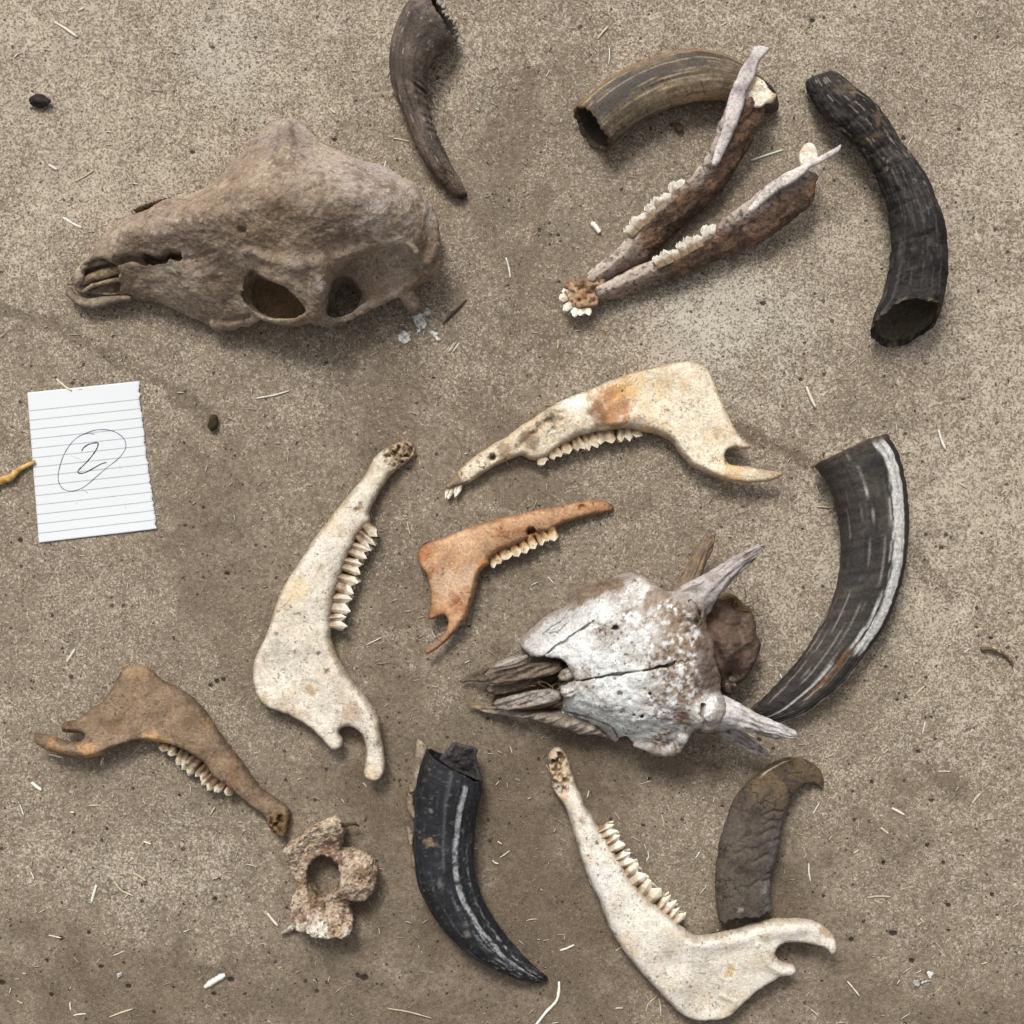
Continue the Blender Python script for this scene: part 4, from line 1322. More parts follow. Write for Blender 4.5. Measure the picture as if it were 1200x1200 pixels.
def dp(u, c, th, ss):
    P = np.c_[(ss * .5).ravel(), (c * 25).ravel(), (np.sin(th) * 25).ravel()]
    return fbm(P, 14, 4, 6).reshape(ss.shape) * 1.1 - 1.2 * np.exp(-((c - .2) / .06) ** 2) * sstep(.1, .3, u)


pr = pairs(zd, [(112, 285), (160, 237), (230, 182), (310, 132), (400, 90), (490, 65), (570, 55), (660, 65), (740, 90), (820, 138), (882, 180), (912, 212)],
           [(242, 450), (290, 405), (350, 352), (420, 312), (500, 277), (590, 257), (675, 250), (740, 257), (800, 272), (850, 290), (892, 295), (920, 275)])
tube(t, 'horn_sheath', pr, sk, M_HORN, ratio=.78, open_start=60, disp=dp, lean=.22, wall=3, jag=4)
t.settle()

# long black horn
zb = Z(920, 50, 3.3333)
t = Thing('horn', 'long black hollow horn with a flaky bark-like surface, right of the complete lower jaw', 'horn', 1030, 235, 35, 'loose horns')


def sk(V, u, c, th, inn):
    u = 1 - u
    k = np.tile(rgb(50, 46, 45), (len(V), 1))
    k = mixc(k, rgb(30, 28, 28), sstep(-.2, .5, fbm(V, 20, 4, 2)) * .8)
    k = mixc(k, rgb(76, 68, 62), sstep(.15, .8, fbm(V, 10, 4, 12)) * .7)
    k = mixc(k, rgb(126, 104, 78), sstep(.3, .75, fbm(V, 14, 4, 22)) * sstep(.45, .3, np.abs(u - .28)) * sstep(.55, .1, u) * .65)
    k = mixc(k, rgb(160, 148, 132), sstep(.66, .85, fbm(V * np.array([1, .6, 1]), 10, 4, 32)) * sstep(.2, .35, u) * sstep(.75, .5, u) * .6)
    k = mixc(k, rgb(196, 186, 170), sstep(1.2, 1.3, fbm(V, 4, 2, 42)) * .5)
    fb_ = fbm(np.c_[u * 8, c * 14, th * 0], 1, 4, 51)
    k = mixc(k, rgb(92, 88, 86), sstep(.2, .6, fb_) * .5)
    k = mixc(k, rgb(150, 140, 124), sstep(.62, .72, fbm(np.c_[u * 14, c * 20, th * 0], 1, 3, 53)) * sstep(.7, .3, u) * .7)
    k = mixc(k, rgb(20, 18, 18), sstep(.4, .8, fbm(np.c_[u * 40, c * 1.5, th * 0], 1, 3, 9)) * .6)
    k = mixc(k, rgb(118, 104, 88), sstep(.035, .0, 1 - u) * sstep(-.1, .5, fbm(V, 8, 3, 5)) * .8)
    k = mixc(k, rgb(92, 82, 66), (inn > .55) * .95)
    return k


def dp(u, c, th, ss):
    P = np.c_[ss.ravel(), (c * 26).ravel(), (np.sin(th) * 26).ravel()]
    fl = np.abs(fbm(np.c_[(ss * .35).ravel(), (c * 26).ravel(), (np.sin(th) * 26).ravel()], 9, 4, 17).reshape(ss.shape))
    rings = -1.5 * sstep(.2, .0, fl) - 1.6 * sum(np.exp(-((ss - s0 - 5 * c) / 2.5) ** 2) for s0 in (95, 140, 190, 215, 262))
    return fbm(P, 26, 4, 6).reshape(ss.shape) * 1.6 + fbm(P, 6, 3, 7).reshape(ss.shape) * .5 + fbm(np.c_[(u * 9).ravel(), (c * 12).ravel(), (np.sin(th) * 12).ravel()], 1, 3, 16).reshape(ss.shape) * .8 + rings * sstep(.6, -.2, c)


L = [(342, 1105), (352, 1060), (385, 985), (402, 915), (416, 820), (416, 730), (401, 650), (376, 570), (342, 490), (301, 430), (250, 370), (190, 320), (140, 260), (104, 195), (92, 145), (110, 115)]
R = [(596, 1085), (606, 1045), (618, 995), (630, 915), (634, 820), (626, 730), (601, 640), (561, 550), (511, 460), (461, 390), (411, 310), (351, 235), (291, 180), (242, 130), (205, 97), (165, 95)]
tube(t, 'horn_sheath', pairs(zb, L, R), sk, M_HORNMATT, ratio=[.95, .95, .95, .95, .95, .9, .85, .8], open_start=95, disp=dp, lean=.62, wall=3.5, jag=4, lift=[0, 0, 2, 6, 10, 9, 6, 2, 0])
t.settle()

# striped horn at the right
zs = Z(870, 490, 3.2432)
t = Thing('horn', 'dark horn with broad white stripes, its tip under the horned skull', 'horn', 990, 680, 30, 'loose horns')


def sk(V, u, c, th, inn):
    wob = .03 * np.sin(u * 17) + .05 * fbm(np.c_[u * 9, u * 0, u * 0], 1, 3, 3)
    k = np.tile(rgb(56, 50, 46), (len(V), 1))
    k = mixc(k, rgb(80, 73, 66), sstep(-.2, .6, fbm(np.c_[u * 28, c * 1.4, th * 0], 1, 4, 2)) * .6)
    k = mixc(k, rgb(40, 38, 40), sstep(.0, .6, fbm(V, 22, 3, 12)) * .7)
    k = mixc(k, rgb(34, 32, 34), sstep(.80, .9, c) * .8)
    gr = fbm(np.c_[u * 40, c * 14, th * 0], 1, 3, 6)
    W1, W2 = rgb(212, 210, 206), rgb(176, 170, 162)
    wide = sstep(.19, .165, np.abs(c - (.62 + wob))) * sstep(.66, .62, u + .02 * gr) * sstep(.0, .02, u)
    k = mixc(k, W1, wide * (.95 - .35 * sstep(.1, .8, gr)))
    thin = sstep(.03, .015, np.abs(c - (-.28 + .5 * u))) * sstep(.24, .2, u) * sstep(0, .03, u)
    k = mixc(k, W2, thin * .8)
    k = mixc(k, W2, sstep(.028, .015, np.abs(c - (.36 + wob))) * sstep(.1, .14, u) * sstep(.5, .46, u) * .8)
    k = mixc(k, W1, sstep(.075, .05, np.abs(c - (.30 + wob - .25 * (u - .5)))) * sstep(.42, .48, u) * sstep(.66, .60, u + .03 * gr) * .85)
    k = mixc(k, rgb(112, 78, 48), sstep(.2, .08, np.abs(c - (.26 - .2 * (u - .6)))) * sstep(.60, .66, u) * sstep(.84, .76, u) * sstep(-.5, .2, gr + .2) * .9)
    k = mixc(k, W1, sstep(.055, .035, np.abs(c - (.0 + .15 * (u - .8)))) * sstep(.66, .70, u + .02 * gr) * sstep(-.7, -.3, gr + .2) * .85)
    k = mixc(k, W2, sstep(.05, .03, np.abs(c - (.34 + .05 * np.sin(u * 30)))) * sstep(.74, .78, u) * sstep(-.2, .1, gr) * .8)
    k = mixc(k, rgb(190, 182, 170), sstep(.88, .95, c + .05 * gr) * sstep(.6, .68, u) * sstep(-.7, -.2, gr + .2) * .85)
    fib = fbm(np.c_[u * 5, c * 26, th * 0], 1, 3, 26)
    k = mixc(k, rgb(150, 144, 136), sstep(.36, .55, fib) * sstep(.05, .4, u) * .6)
    k = mixc(k, rgb(28, 25, 24), sstep(.3, .6, -fib) * .55)
    k = mixc(k, rgb(84, 72, 60), sstep(.03, .0, u) * .8)
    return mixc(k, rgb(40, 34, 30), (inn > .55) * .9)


def dp(u, c, th, ss):
    P = np.c_[ss.ravel(), (c * 10).ravel(), (np.sin(th) * 10).ravel()]
    groove = -2.0 * np.exp(-((c - .44) / .05) ** 2) * sstep(.3, .5, u) - 1.6 * np.exp(-((c - .14) / .05) ** 2) * sstep(.66, .75, u) - 1.5 * np.exp(-((c - .84) / .04) ** 2)
    return np.sin(ss * .5 + 2 * np.sin(ss * .07)) * .25 + fbm(P, 9, 4, 6).reshape(ss.shape) * .7 + groove


pr = pairs(zs, [(275, 180), (320, 240), (350, 310), (370, 390), (378, 480), (375, 570), (360, 650), (330, 730), (290, 810), (235, 900), (180, 970), (120, 1035), (60, 1095), (30, 1125), (8, 1155)],
           [(552, 60), (595, 140), (620, 230), (632, 320), (635, 410), (628, 520), (610, 620), (575, 730), (530, 820), (460, 920), (390, 1010), (310, 1080), (230, 1135), (140, 1165), (20, 1175)])
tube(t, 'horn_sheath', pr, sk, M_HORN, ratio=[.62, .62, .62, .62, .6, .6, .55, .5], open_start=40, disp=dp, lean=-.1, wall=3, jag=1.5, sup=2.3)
t.settle()

# blue-black horn at the bottom
zk = Z(460, 850, 3.6364)
t = Thing('horn', 'blue-black horn with one pale streak and a peeling edge, beside the white bottom jaw', 'horn', 555, 1010, 28, 'loose horns')


def sk(V, u, c, th, inn):
    gr = fbm(np.c_[u * 46, c * 12, th * 0], 1, 3, 6)
    k = np.tile(rgb(30, 31, 37), (len(V), 1))
    k = mixc(k, rgb(22, 21, 23), sstep(-.2, .5, fbm(V, 20, 4, 2)) * .8)
    k = mixc(k, rgb(58, 56, 58), sstep(.25, .8, fbm(V, 6, 3, 12)) * .6)
    st = sstep(.10, .055, np.abs(c - (.50 - .10 * np.sin(u * 3) + .03 * fbm(np.c_[u * 16, u * 0, u * 0], 1, 3, 8))) + .02 * gr) * sstep(.03, .05, u) * sstep(.97, .93, u)
    st *= 1 - .95 * np.exp(-((u - .43) / .012) ** 2)
    k = mixc(k, rgb(168, 172, 174), st * (.9 - .75 * sstep(.05, .4, gr) * sstep(.2, .7, u + .3)) * (.75 + .25 * sstep(-.4, .3, fbm(np.c_[u * 30, c * 30, th * 0], 1, 3, 16))))
    k = mixc(k, rgb(112, 116, 124), sstep(.07, .03, np.abs(c - (.05 + .1 * u) + .05 * gr)) * sstep(.4, .55, u) * sstep(-.3, .2, gr) * .75)
    k = mixc(k, rgb(120, 122, 128), sstep(.045, .02, np.abs(c - .78 + .03 * gr)) * sstep(.2, .3, u) * sstep(-.2, .3, gr) * .7)
    k = mixc(k, rgb(96, 98, 102), sstep(.03, .015, np.abs(c - .02)) * sstep(.0, .03, u) * sstep(.4, .36, u) * .7)
    for c0, u0 in ((.25, .58), (.72, .62), (.02, .68), (-.3, .76), (-.6, .82), (.45, .8)):
        k = mixc(k, rgb(164, 162, 158), sstep(.06, .03, np.abs(c - c0 - .08 * gr)) * sstep(u0, u0 + .05, u) * sstep(.0, .4, gr) * .8)
    k = mixc(k, rgb(84, 84, 86), sstep(.35, .7, fbm(np.c_[u * 6, c * 22, th * 0], 1, 3, 33)) * (.25 + .5 * sstep(.5, .9, u)))
    k = mixc(k, rgb(112, 104, 96), sstep(.6, .8, fbm(V, 4, 3, 35)) * .5)
    k = spots(k, V, [(*zk([(158, 485)])[0], 9, rgb(124, 104, 82), .9), (*zk([(205, 655)])[0], 8, rgb(108, 104, 102), .7), (*zk([(318, 880)])[0], 6, rgb(128, 118, 108), .7), (*zk([(165, 350)])[0], 3, rgb(120, 116, 110), .7)])
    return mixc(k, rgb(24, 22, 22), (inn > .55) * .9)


def dp(u, c, th, ss):
    P = np.c_[ss.ravel(), (c * 22).ravel(), (np.sin(th) * 22).ravel()]
    fb = fbm(np.c_[(u * 7).ravel(), (c * 13).ravel(), (np.sin(th) * 13).ravel()], 1, 3, 6).reshape(ss.shape)
    return fbm(P, 12, 4, 6).reshape(ss.shape) * (.8 + 2.2 * sstep(.7, .95, u)) + fb * (.5 + 1.6 * sstep(.6, .9, u)) - 1.8 * np.exp(-((c - .62) / .04) ** 2) - 1.2 * np.exp(-((c - .38) / .03) ** 2)


pr = pairs(zk, [(145, 105), (112, 200), (97, 300), (93, 400), (92, 500), (96, 600), (111, 690), (146, 770), (196, 850), (261, 925), (341, 992), (431, 1047), (521, 1092), (600, 1118), (650, 1120)],
           [(384, 240), (380, 290), (364, 350), (352, 430), (346, 520), (349, 610), (363, 680), (387, 750), (432, 830), (487, 910), (547, 985), (602, 1040), (640, 1078), (660, 1100), (664, 1112)])
tube(t, 'horn_sheath', pr, sk, M_HORN, ratio=.66, open_start=45, disp=dp, lean=.05, wall=3, jag=2, sup=2.2)
inflate(t, 'inner_flake', zk([(200, 150), (225, 115), (262, 74), (300, 82), (358, 100), (356, 140), (372, 200), (384, 245), (330, 225), (260, 195)]), np.c_[zk([(260, 120), (330, 140), (350, 210)]), [4, 4, 4], [24, 24, 22]],
        boneskin(rgb(36, 33, 33), rgb(22, 21, 21), rgb(90, 86, 84), 71, (), None, .5, mott=8), M_HORN, step=1.6, noise=2.2, nsize=8)
LAY = boneskin(rgb(182, 168, 146), rgb(150, 132, 108), rgb(96, 78, 60), 72, (), None, .6, mott=9)
inflate(t, 'peeling_layer', zk([(103, 62), (128, 75), (148, 98), (135, 140), (120, 200), (104, 270), (80, 300), (62, 292), (78, 200), (92, 120)]), np.c_[zk([(115, 100), (95, 220), (75, 290)]), [3, 3, 2.5], [20, 15, 12]], LAY, M_ROUGHBONE, step=1.5)
inflate(t, 'peeling_layer', zk([(60, 300), (82, 312), (92, 360), (102, 400), (88, 412), (70, 392), (55, 350)]), np.c_[zk([(75, 330), (85, 390)]), [2.5, 2.5], [11, 11]], LAY, M_ROUGHBONE, step=1.5)
inflate(t, 'peeling_layer', zk([(54, 448), (76, 450), (88, 480), (84, 540), (96, 600), (92, 622), (78, 612), (74, 540), (60, 500)]), np.c_[zk([(68, 470), (86, 590)]), [2.2, 2.2], [9, 10]], LAY, M_ROUGHBONE, step=1.5)
t.settle()

# dull grey horn beside the bottom jaw
zg = Z(820, 870, 5.2174)
t = Thing('horn', 'dull wrinkled grey-brown horn with a hooked tip, next to the white bottom jaw', 'horn', 895, 985, 22, 'loose horns')


def sk(V, u, c, th, inn):
    k = np.tile(rgb(92, 83, 74), (len(V), 1))
    k = mixc(k, rgb(104, 88, 68), sstep(.45, .75, u + .1 * fbm(V, 16, 3, 3)) * .95)
    k = mixc(k, rgb(68, 62, 58), sstep(-.1, .6, fbm(V, 14, 4, 2)) * .65)
    k = mixc(k, rgb(112, 104, 108), sstep(.45, .8, c) * sstep(.6, .3, u) * .5)
    k = mixc(k, rgb(52, 44, 40), sstep(.3, .8, fbm(np.c_[u * 26, c * 1.4, th * 0], 1, 4, 9)) * .6)
    k = mixc(k, rgb(198, 184, 158), sstep(.05, .02, np.abs(c + .86)) * sstep(.70, .74, u) * sstep(.84, .8, u) * .9)
    k = spots(k, V, [(*zg([(240, 1000)])[0], 4, rgb(170, 164, 158), .7), (*zg([(385, 890)])[0], 5, rgb(150, 144, 140), .7)])
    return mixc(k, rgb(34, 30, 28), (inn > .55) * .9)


def dp(u, c, th, ss):
    P = np.c_[ss.ravel(), (c * 20).ravel(), (np.sin(th) * 20).ravel()]
    wr = 0
    for s0, c0, c1 in ((38, -.3, .9), (70, .0, .8), (85, -.5, .7), (100, -.5, .75), (112, .0, .9), (125, .1, .9)):
        wr = wr - 3.4 * np.exp(-((ss - s0 - 6 * c + 2 * np.sin(c * 9)) / 2.2) ** 2) * sstep(c0 - .2, c0 + .1, c) * sstep(c1 + .1, c1 - .1, c)
    return wr + fbm(P, 14, 4, 6).reshape(ss.shape) * 1.3 + np.sin(ss * .6) * .5 * sstep(.55, .85, c) * sstep(.62, .5, u)


pr = pairs(zg, [(125, 1105), (102, 980), (98, 860), (105, 740), (119, 640), (150, 530), (186, 420), (231, 330), (301, 250), (391, 180), (500, 115), (610, 100), (700, 132), (757, 190), (780, 258)],
           [(447, 1040), (437, 910), (432, 815), (460, 722), (490, 602), (505, 500), (520, 430), (546, 372), (581, 312), (620, 280), (655, 266), (690, 262), (720, 268), (748, 284), (772, 302)])
tube(t, 'horn_sheath', pr, sk, M_HORNMATT, ratio=[.6, .6, .55, .55, .5, .5], open_start=30, disp=dp, lean=.12, wall=4, jag=5, sup=2.3)
inflate(t, 'broken_flap', zg([(225, 985), (300, 960), (350, 915), (405, 870), (428, 900), (400, 945), (330, 1000), (260, 1040), (235, 1040)]), np.c_[zg([(250, 1010), (400, 900)]), [3, 3], [25, 25]], boneskin(rgb(104, 98, 96), rgb(78, 72, 70), rgb(46, 40, 38), 74, (), None, .6, mott=9), M_HORNMATT, step=1.4, noise=1.2, nsize=7)
t.settle()

# ------------------------------------------------------------------ muddy hornless skull
def finish(th, name, vol, colf, mat, parent=None, noise=((16, 1.2), (6, .6)), seed=1):
    V, F = vol.mesh()
    Nn = normals(V, [F])
    for i, (sz, am) in enumerate(noise):
        V = V + Nn * (fbm(V, sz, 3, seed + i) * am)[:, None]
    return mk(name, th.loc(V), F, colf(V, Nn), mat, parent or th.o)


zA = Z(50, 110, 2.4)
z2 = Z(270, 270, 4.4444)
z1 = Z(60, 230, 5.0)
t = Thing('skull', 'mud-caked brown hornless skull lying beside the ruled paper, eye socket toward the jaws', 'skull', 300, 265, 40)
outA = smooth_outline([(80, 322), (95, 304), (104, 298), (112, 284), (128, 268), (138, 256), (152, 246), (178, 235), (207, 227), (228, 226), (255, 211), (272, 193), (288, 178), (302, 158), (319, 143), (345, 139), (359, 144), (372, 161), (392, 179), (420, 190), (450, 198), (478, 215), (499, 239), (512, 264), (514, 292), (508, 312), (494, 330), (470, 342), (446, 352), (420, 366), (398, 377), (382, 381), (362, 377), (345, 380), (325, 379), (306, 372), (288, 374), (262, 383), (240, 382), (214, 367), (186, 354), (160, 347), (134, 346), (112, 344), (92, 342), (80, 336)], 3)
ctlA = [(84, 332, 24), (110, 300, 50), (104, 340, 26), (140, 264, 55), (130, 300, 62), (135, 335, 34), (160, 278, 84), (160, 335, 38), (178, 243, 60), (175, 305, 66), (205, 270, 97), (190, 345, 34), (225, 232, 62), (235, 255, 108), (230, 300, 86), (220, 340, 56), (225, 368, 18), (250, 318, 80), (252, 350, 54), (250, 378, 20), (270, 202, 62), (290, 186, 64), (300, 235, 132), (285, 275, 120), (298, 300, 106), (285, 345, 62), (318, 156, 58), (345, 152, 60), (335, 196, 112), (330, 300, 112), (325, 325, 96), (362, 235, 146), (375, 170, 66), (395, 188, 82), (360, 330, 98), (350, 290, 124), (385, 320, 98), (384, 360, 74), (330, 372, 58), (300, 368, 50), (425, 240, 142), (430, 202, 84), (420, 290, 122), (450, 300, 106), (465, 212, 78), (470, 250, 124), (480, 290, 100), (500, 245, 86), (505, 280, 84), (497, 310, 66), (450, 345, 46), (410, 372, 44), (480, 335, 44)]
v = Vol((58, 126, -8), (528, 394, 164), 1.7)
ds = v.polysd(outA)
zt2 = tps(v.P2, ctlA, 2e-3)
zt = v.plan(zt2)
gz = np.gradient(zt2.reshape(v.sh2), v.h)
nrm = v.plan(1 / np.sqrt(1 + np.clip(gz[0] ** 2 + gz[1] ** 2, 0, 9)))
body = (v.Z - zt) * nrm
v.f = smax(smax(body, -ds, 10), 4 - v.Z + 0 * body, 14).astype(np.float32)
v.add(v.chain([(292, 344, 66), (296, 361, 56), (312, 372, 50), (332, 377, 48), (352, 376, 54), (366, 368, 66)], 4.5), 6)       # rim of the eye socket
v.add(v.chain([(382, 318, 102), (380, 345, 90), (374, 370, 62)], [11, 9, 8]), 8)                                                                # bar behind the eye
v.add(v.chain([(380, 376, 50), (402, 374, 44), (430, 360, 42), (458, 346, 44), (484, 328, 52)], [5, 5, 5, 6, 7]), 6)                             # cheek arch
v.add(v.chain([(404, 312, 104), (440, 297, 104), (470, 292, 100), (490, 302, 88)], [4, 5, 5, 4]), 7)                                            # ridge over the temple
v.add(v.chain([(476, 222, 70), (500, 244, 72), (510, 268, 72), (511, 292, 70), (502, 312, 66)], [5, 6, 6, 6, 5]), 8)
v.add(v.chain([(338, 152, 66), (342, 176, 96), (346, 205, 122)], [6, 7, 7]), 16)
v.add(v.chain([(300, 305, 104), (340, 318, 100), (376, 318, 102)], [4, 5, 6]), 8)
v.add(v.ell((504, 313, 44), (12, 15, 17)), 4)
v.add(v.chain([(472, 338, 36), (482, 352, 24), (482, 356, 12)], [10, 8, 6]), 5)
v.add(v.chain([(250, 376, 20), (285, 374, 26), (300, 372, 40)], [7, 6, 5]), 5)
# eye socket
eye = smooth_outline(z2([(140, 232), (180, 262), (250, 292), (320, 328), (380, 388), (408, 425), (396, 450), (340, 466), (260, 464), (190, 440), (130, 402), (98, 358), (102, 300), (118, 258)]), 2)
sh = smax(-v.polysd(eye), 20 - v.Z, 4)
v.cut(sh, 3)
v.cut(smax(v.ell((326, 344, 52), (40, 30, 34)), v.Z - 74 + 0 * sh, 3), 3)
# temple hollow with a sloping floor
tem = smooth_outline([(396, 322), (420, 310), (446, 300), (476, 297), (488, 306), (480, 322), (456, 338), (428, 354), (404, 368), (386, 371), (384, 360), (392, 340)], 2)
flo = v.plan(np.clip(38 + (v.P2[:, 0] - 410) * .55 - (v.P2[:, 1] - 340) * .55, 10, 84))
v.cut(smax(-v.polysd(tem), flo - v.Z, 5), 3.5)
v.cut(v.ell((403, 346, 40), (18, 23, 54)), 3)
# side opening of the nose and the slot on the far side
for pts, r, zb_ in (([(174, 304), (184, 309), (198, 308), (205, 303), (216, 306)], 4.0, 30), ([(140, 309), (158, 305), (174, 309)], 4.2, 44), ([(138, 261), (150, 253), (165, 247), (185, 240), (204, 233)], 4.6, 12)):
    dl = v.plan(line_dist(v.P2, pts))
    v.cut(smax(dl - r, zb_ - v.Z, 3), 2)
nar = smooth_outline(z1([(165, 405), (220, 385), (290, 372), (330, 380), (380, 402), (420, 448), (390, 480), (372, 545), (290, 556), (200, 556), (120, 535), (130, 500), (170, 470)]), 2)
v.cut(smax(-v.polysd(nar), 19 - v.Z, 4), 2.5)
v.cut(v.ell((504, 336, 18), (16, 13, 24)), 4)
# sutures, pits and hollows
for pts, r, dep in (([(217, 311), (236, 309), (264, 303)], 1.6, 2.5), ([(372, 214), (392, 213)], 2, 2), ([(375, 245), (392, 239)], 2, 2), ([(420, 240), (436, 242)], 2, 1.5), ([(297, 176), (303, 170)], 2.4, 4)):
    dl = v.plan(line_dist(v.P2, pts))
    v.cut(smax(dl - r, (zt - dep) - v.Z, 1.5), 1.5)
for x, y, r, dep in ((298, 283, 6, 7), (302, 189, 2.6, 5), (323, 185, 2, 4)):
    v.cut(v.ell((x, y, float(tps(np.array([[x, y]], float), ctlA, 2e-3)[0]) + r - dep), (r, r, r)), 2)
v.cut(v.chain([(242, 374, 30), (268, 374, 32), (292, 368, 40)], [3, 4, 3]), 3)
v.cut(v.ell((272, 328, 96), (14, 15, 18)), 10)


def skA(V, Nn):
    n1, n2, n3 = fbm(V, 60, 5, 3), fbm(V, 18, 4, 5), fbm(V, 7, 3, 7)
    c = np.tile(rgb(150, 133, 116), (len(V), 1))
    c = mixc(c, rgb(176, 161, 144), sstep(-.1, .7, n1 + .3 * n2) * .8)
    c = mixc(c, rgb(124, 107, 91), sstep(.0, .7, -n1 + .5 * n2) * .7)
    c = mixc(c, rgb(170, 158, 152), sstep(80, 20, np.hypot((V[:, 0] - 445) * .8, V[:, 1] - 215) + 40 * n2) * .7)
    c = mixc(c, rgb(142, 128, 124), sstep(45, 10, np.hypot(V[:, 0] - 330, V[:, 1] - 165) + 25 * n2) * .6)
    c = mixc(c, rgb(138, 114, 88), sstep(60, 10, np.hypot(V[:, 0] - 330, V[:, 1] - 285) + 30 * n2) * .5)
    c = mixc(c, rgb(98, 82, 68), sstep(.35, .75, n3) * .55)
    c = mixc(c, rgb(112, 94, 78), sstep(.15, .7, fbm(V, 26, 5, 27, .7)) * .6)
    c = mixc(c, rgb(196, 182, 164), sstep(.5, .8, fbm(V, 5, 3, 11)) * .55)
    c = spots(c, V, [(214, 268, 9, rgb(178, 164, 148), .6), (193, 281, 5, rgb(190, 176, 160), .8), (272, 228, 9, rgb(180, 162, 142), .6), (345, 307, 10, rgb(180, 160, 138), .5), (300, 290, 7, rgb(110, 92, 74), .6), (455, 200, 16, rgb(176, 166, 160), .6), (404, 196, 16, rgb(170, 154, 138), .55), (382, 340, 9, rgb(176, 166, 158), .7), (375, 255, 12, rgb(172, 156, 136), .5), (430, 260, 14, rgb(120, 98, 78), .5), (190, 290, 14, rgb(124, 108, 102), .5), (200, 286, 10, rgb(112, 96, 90), .4), (240, 205, 24, rgb(150, 134, 112), .5), (340, 372, 24, rgb(132, 106, 74), .35), (440, 335, 26, rgb(128, 102, 76), .4), (482, 330, 18, rgb(122, 98, 78), .5), (150, 320, 12, rgb(128, 110, 92), .5), (205, 330, 20, rgb(140, 122, 104), .5)])
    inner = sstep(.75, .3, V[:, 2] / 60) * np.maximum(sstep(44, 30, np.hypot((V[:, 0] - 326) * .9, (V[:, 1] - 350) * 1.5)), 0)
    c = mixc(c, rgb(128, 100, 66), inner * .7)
    return c


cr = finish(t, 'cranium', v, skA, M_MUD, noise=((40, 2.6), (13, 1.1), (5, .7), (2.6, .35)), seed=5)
del v, zt, ds, body, sh


def bar(th, name, pts, r, colf, mat, parent=None, h=1.1, noise=((7, .6),), seed=3):
    p = np.array(pts, float)
    rm = np.max(r) + 3
    vv = Vol(p.min(0) - rm, p.max(0) + rm, h)
    vv.f = vv.chain(p, r).astype(np.float32)
    return finish(th, name, vv, colf, mat, parent, noise, seed)


def flat(a, b, sz=8, seed=2, c3=None):
    def f(V, Nn):
        c = np.tile(a, (len(V), 1))
        c = mixc(c, b, sstep(-.2, .6, fbm(V, sz, 4, seed)) * .9)
        if c3 is not None:
            c = mixc(c, c3, sstep(.35, .7, fbm(V, sz * .5, 3, seed + 4)) * .8)
        return c
    return f


PM = flat(rgb(160, 142, 118), rgb(128, 108, 86), 9, 3, rgb(92, 76, 60))
PMI = boneskin(rgb(160, 146, 128), rgb(134, 118, 102), rgb(96, 82, 68), 78, [], None, .6, mott=10)
inflate(t, 'premaxilla', z1([(44, 530), (50, 560), (78, 592), (116, 622), (180, 642), (240, 640), (300, 626), (372, 606), (440, 598), (440, 570), (372, 562), (290, 566), (230, 570), (190, 578), (150, 572), (110, 548), (85, 520), (60, 512)]),
        np.c_[z1([(65, 535), (120, 590), (220, 605), (340, 585), (430, 585)]), [3.5, 5, 5, 5, 6], [15, 13, 14, 18, 21]], PMI, M_MUD, step=1.4, noise=1.0, nsize=8, rf=.8)
inflate(t, 'premaxilla', z1([(56, 492), (80, 470), (120, 440), (150, 405), (180, 382), (230, 370), (290, 362), (340, 372), (335, 392), (280, 402), (205, 418), (180, 432), (172, 468), (140, 486), (105, 505), (72, 504)]),
        np.c_[z1([(70, 492), (130, 455), (180, 405), (300, 380)]), [3, 4.5, 5, 6], [18, 25, 32, 40]], PMI, M_MUD, step=1.4, noise=1.0, nsize=8, rf=.8)
bar(t, 'nasal_septum', [(140, 315, 38), (118, 319, 32), (102, 323, 27), (92, 328, 22)], [5, 5.5, 5, 3.5], flat(rgb(152, 134, 108), rgb(118, 100, 78), 8, 5), M_MUD)
bar(t, 'vomer', [(145, 325, 35), (125, 328, 31), (104, 332, 26), (90, 338, 17)], [3, 2.6, 2.4, 2.2], flat(rgb(160, 144, 120), rgb(122, 104, 82), 8, 6), M_MUD)
bar(t, 'ear_bone', [(446, 349, 14), (451, 357, 10)], [4, 2.5], flat(rgb(150, 138, 122), rgb(112, 98, 84), 5, 6), M_BONE)
t.settle()

# ------------------------------------------------------------------ white four-horned skull
zB = Z(520, 610, 2.7273)
t = Thing('skull', 'bleached white skull with four short horn cores and brown dried hide', 'skull', 725, 765, 46)


def c3(lst):
    a = zB([(p[0], p[1]) for p in lst])
    return np.c_[a, [p[2] for p in lst]]


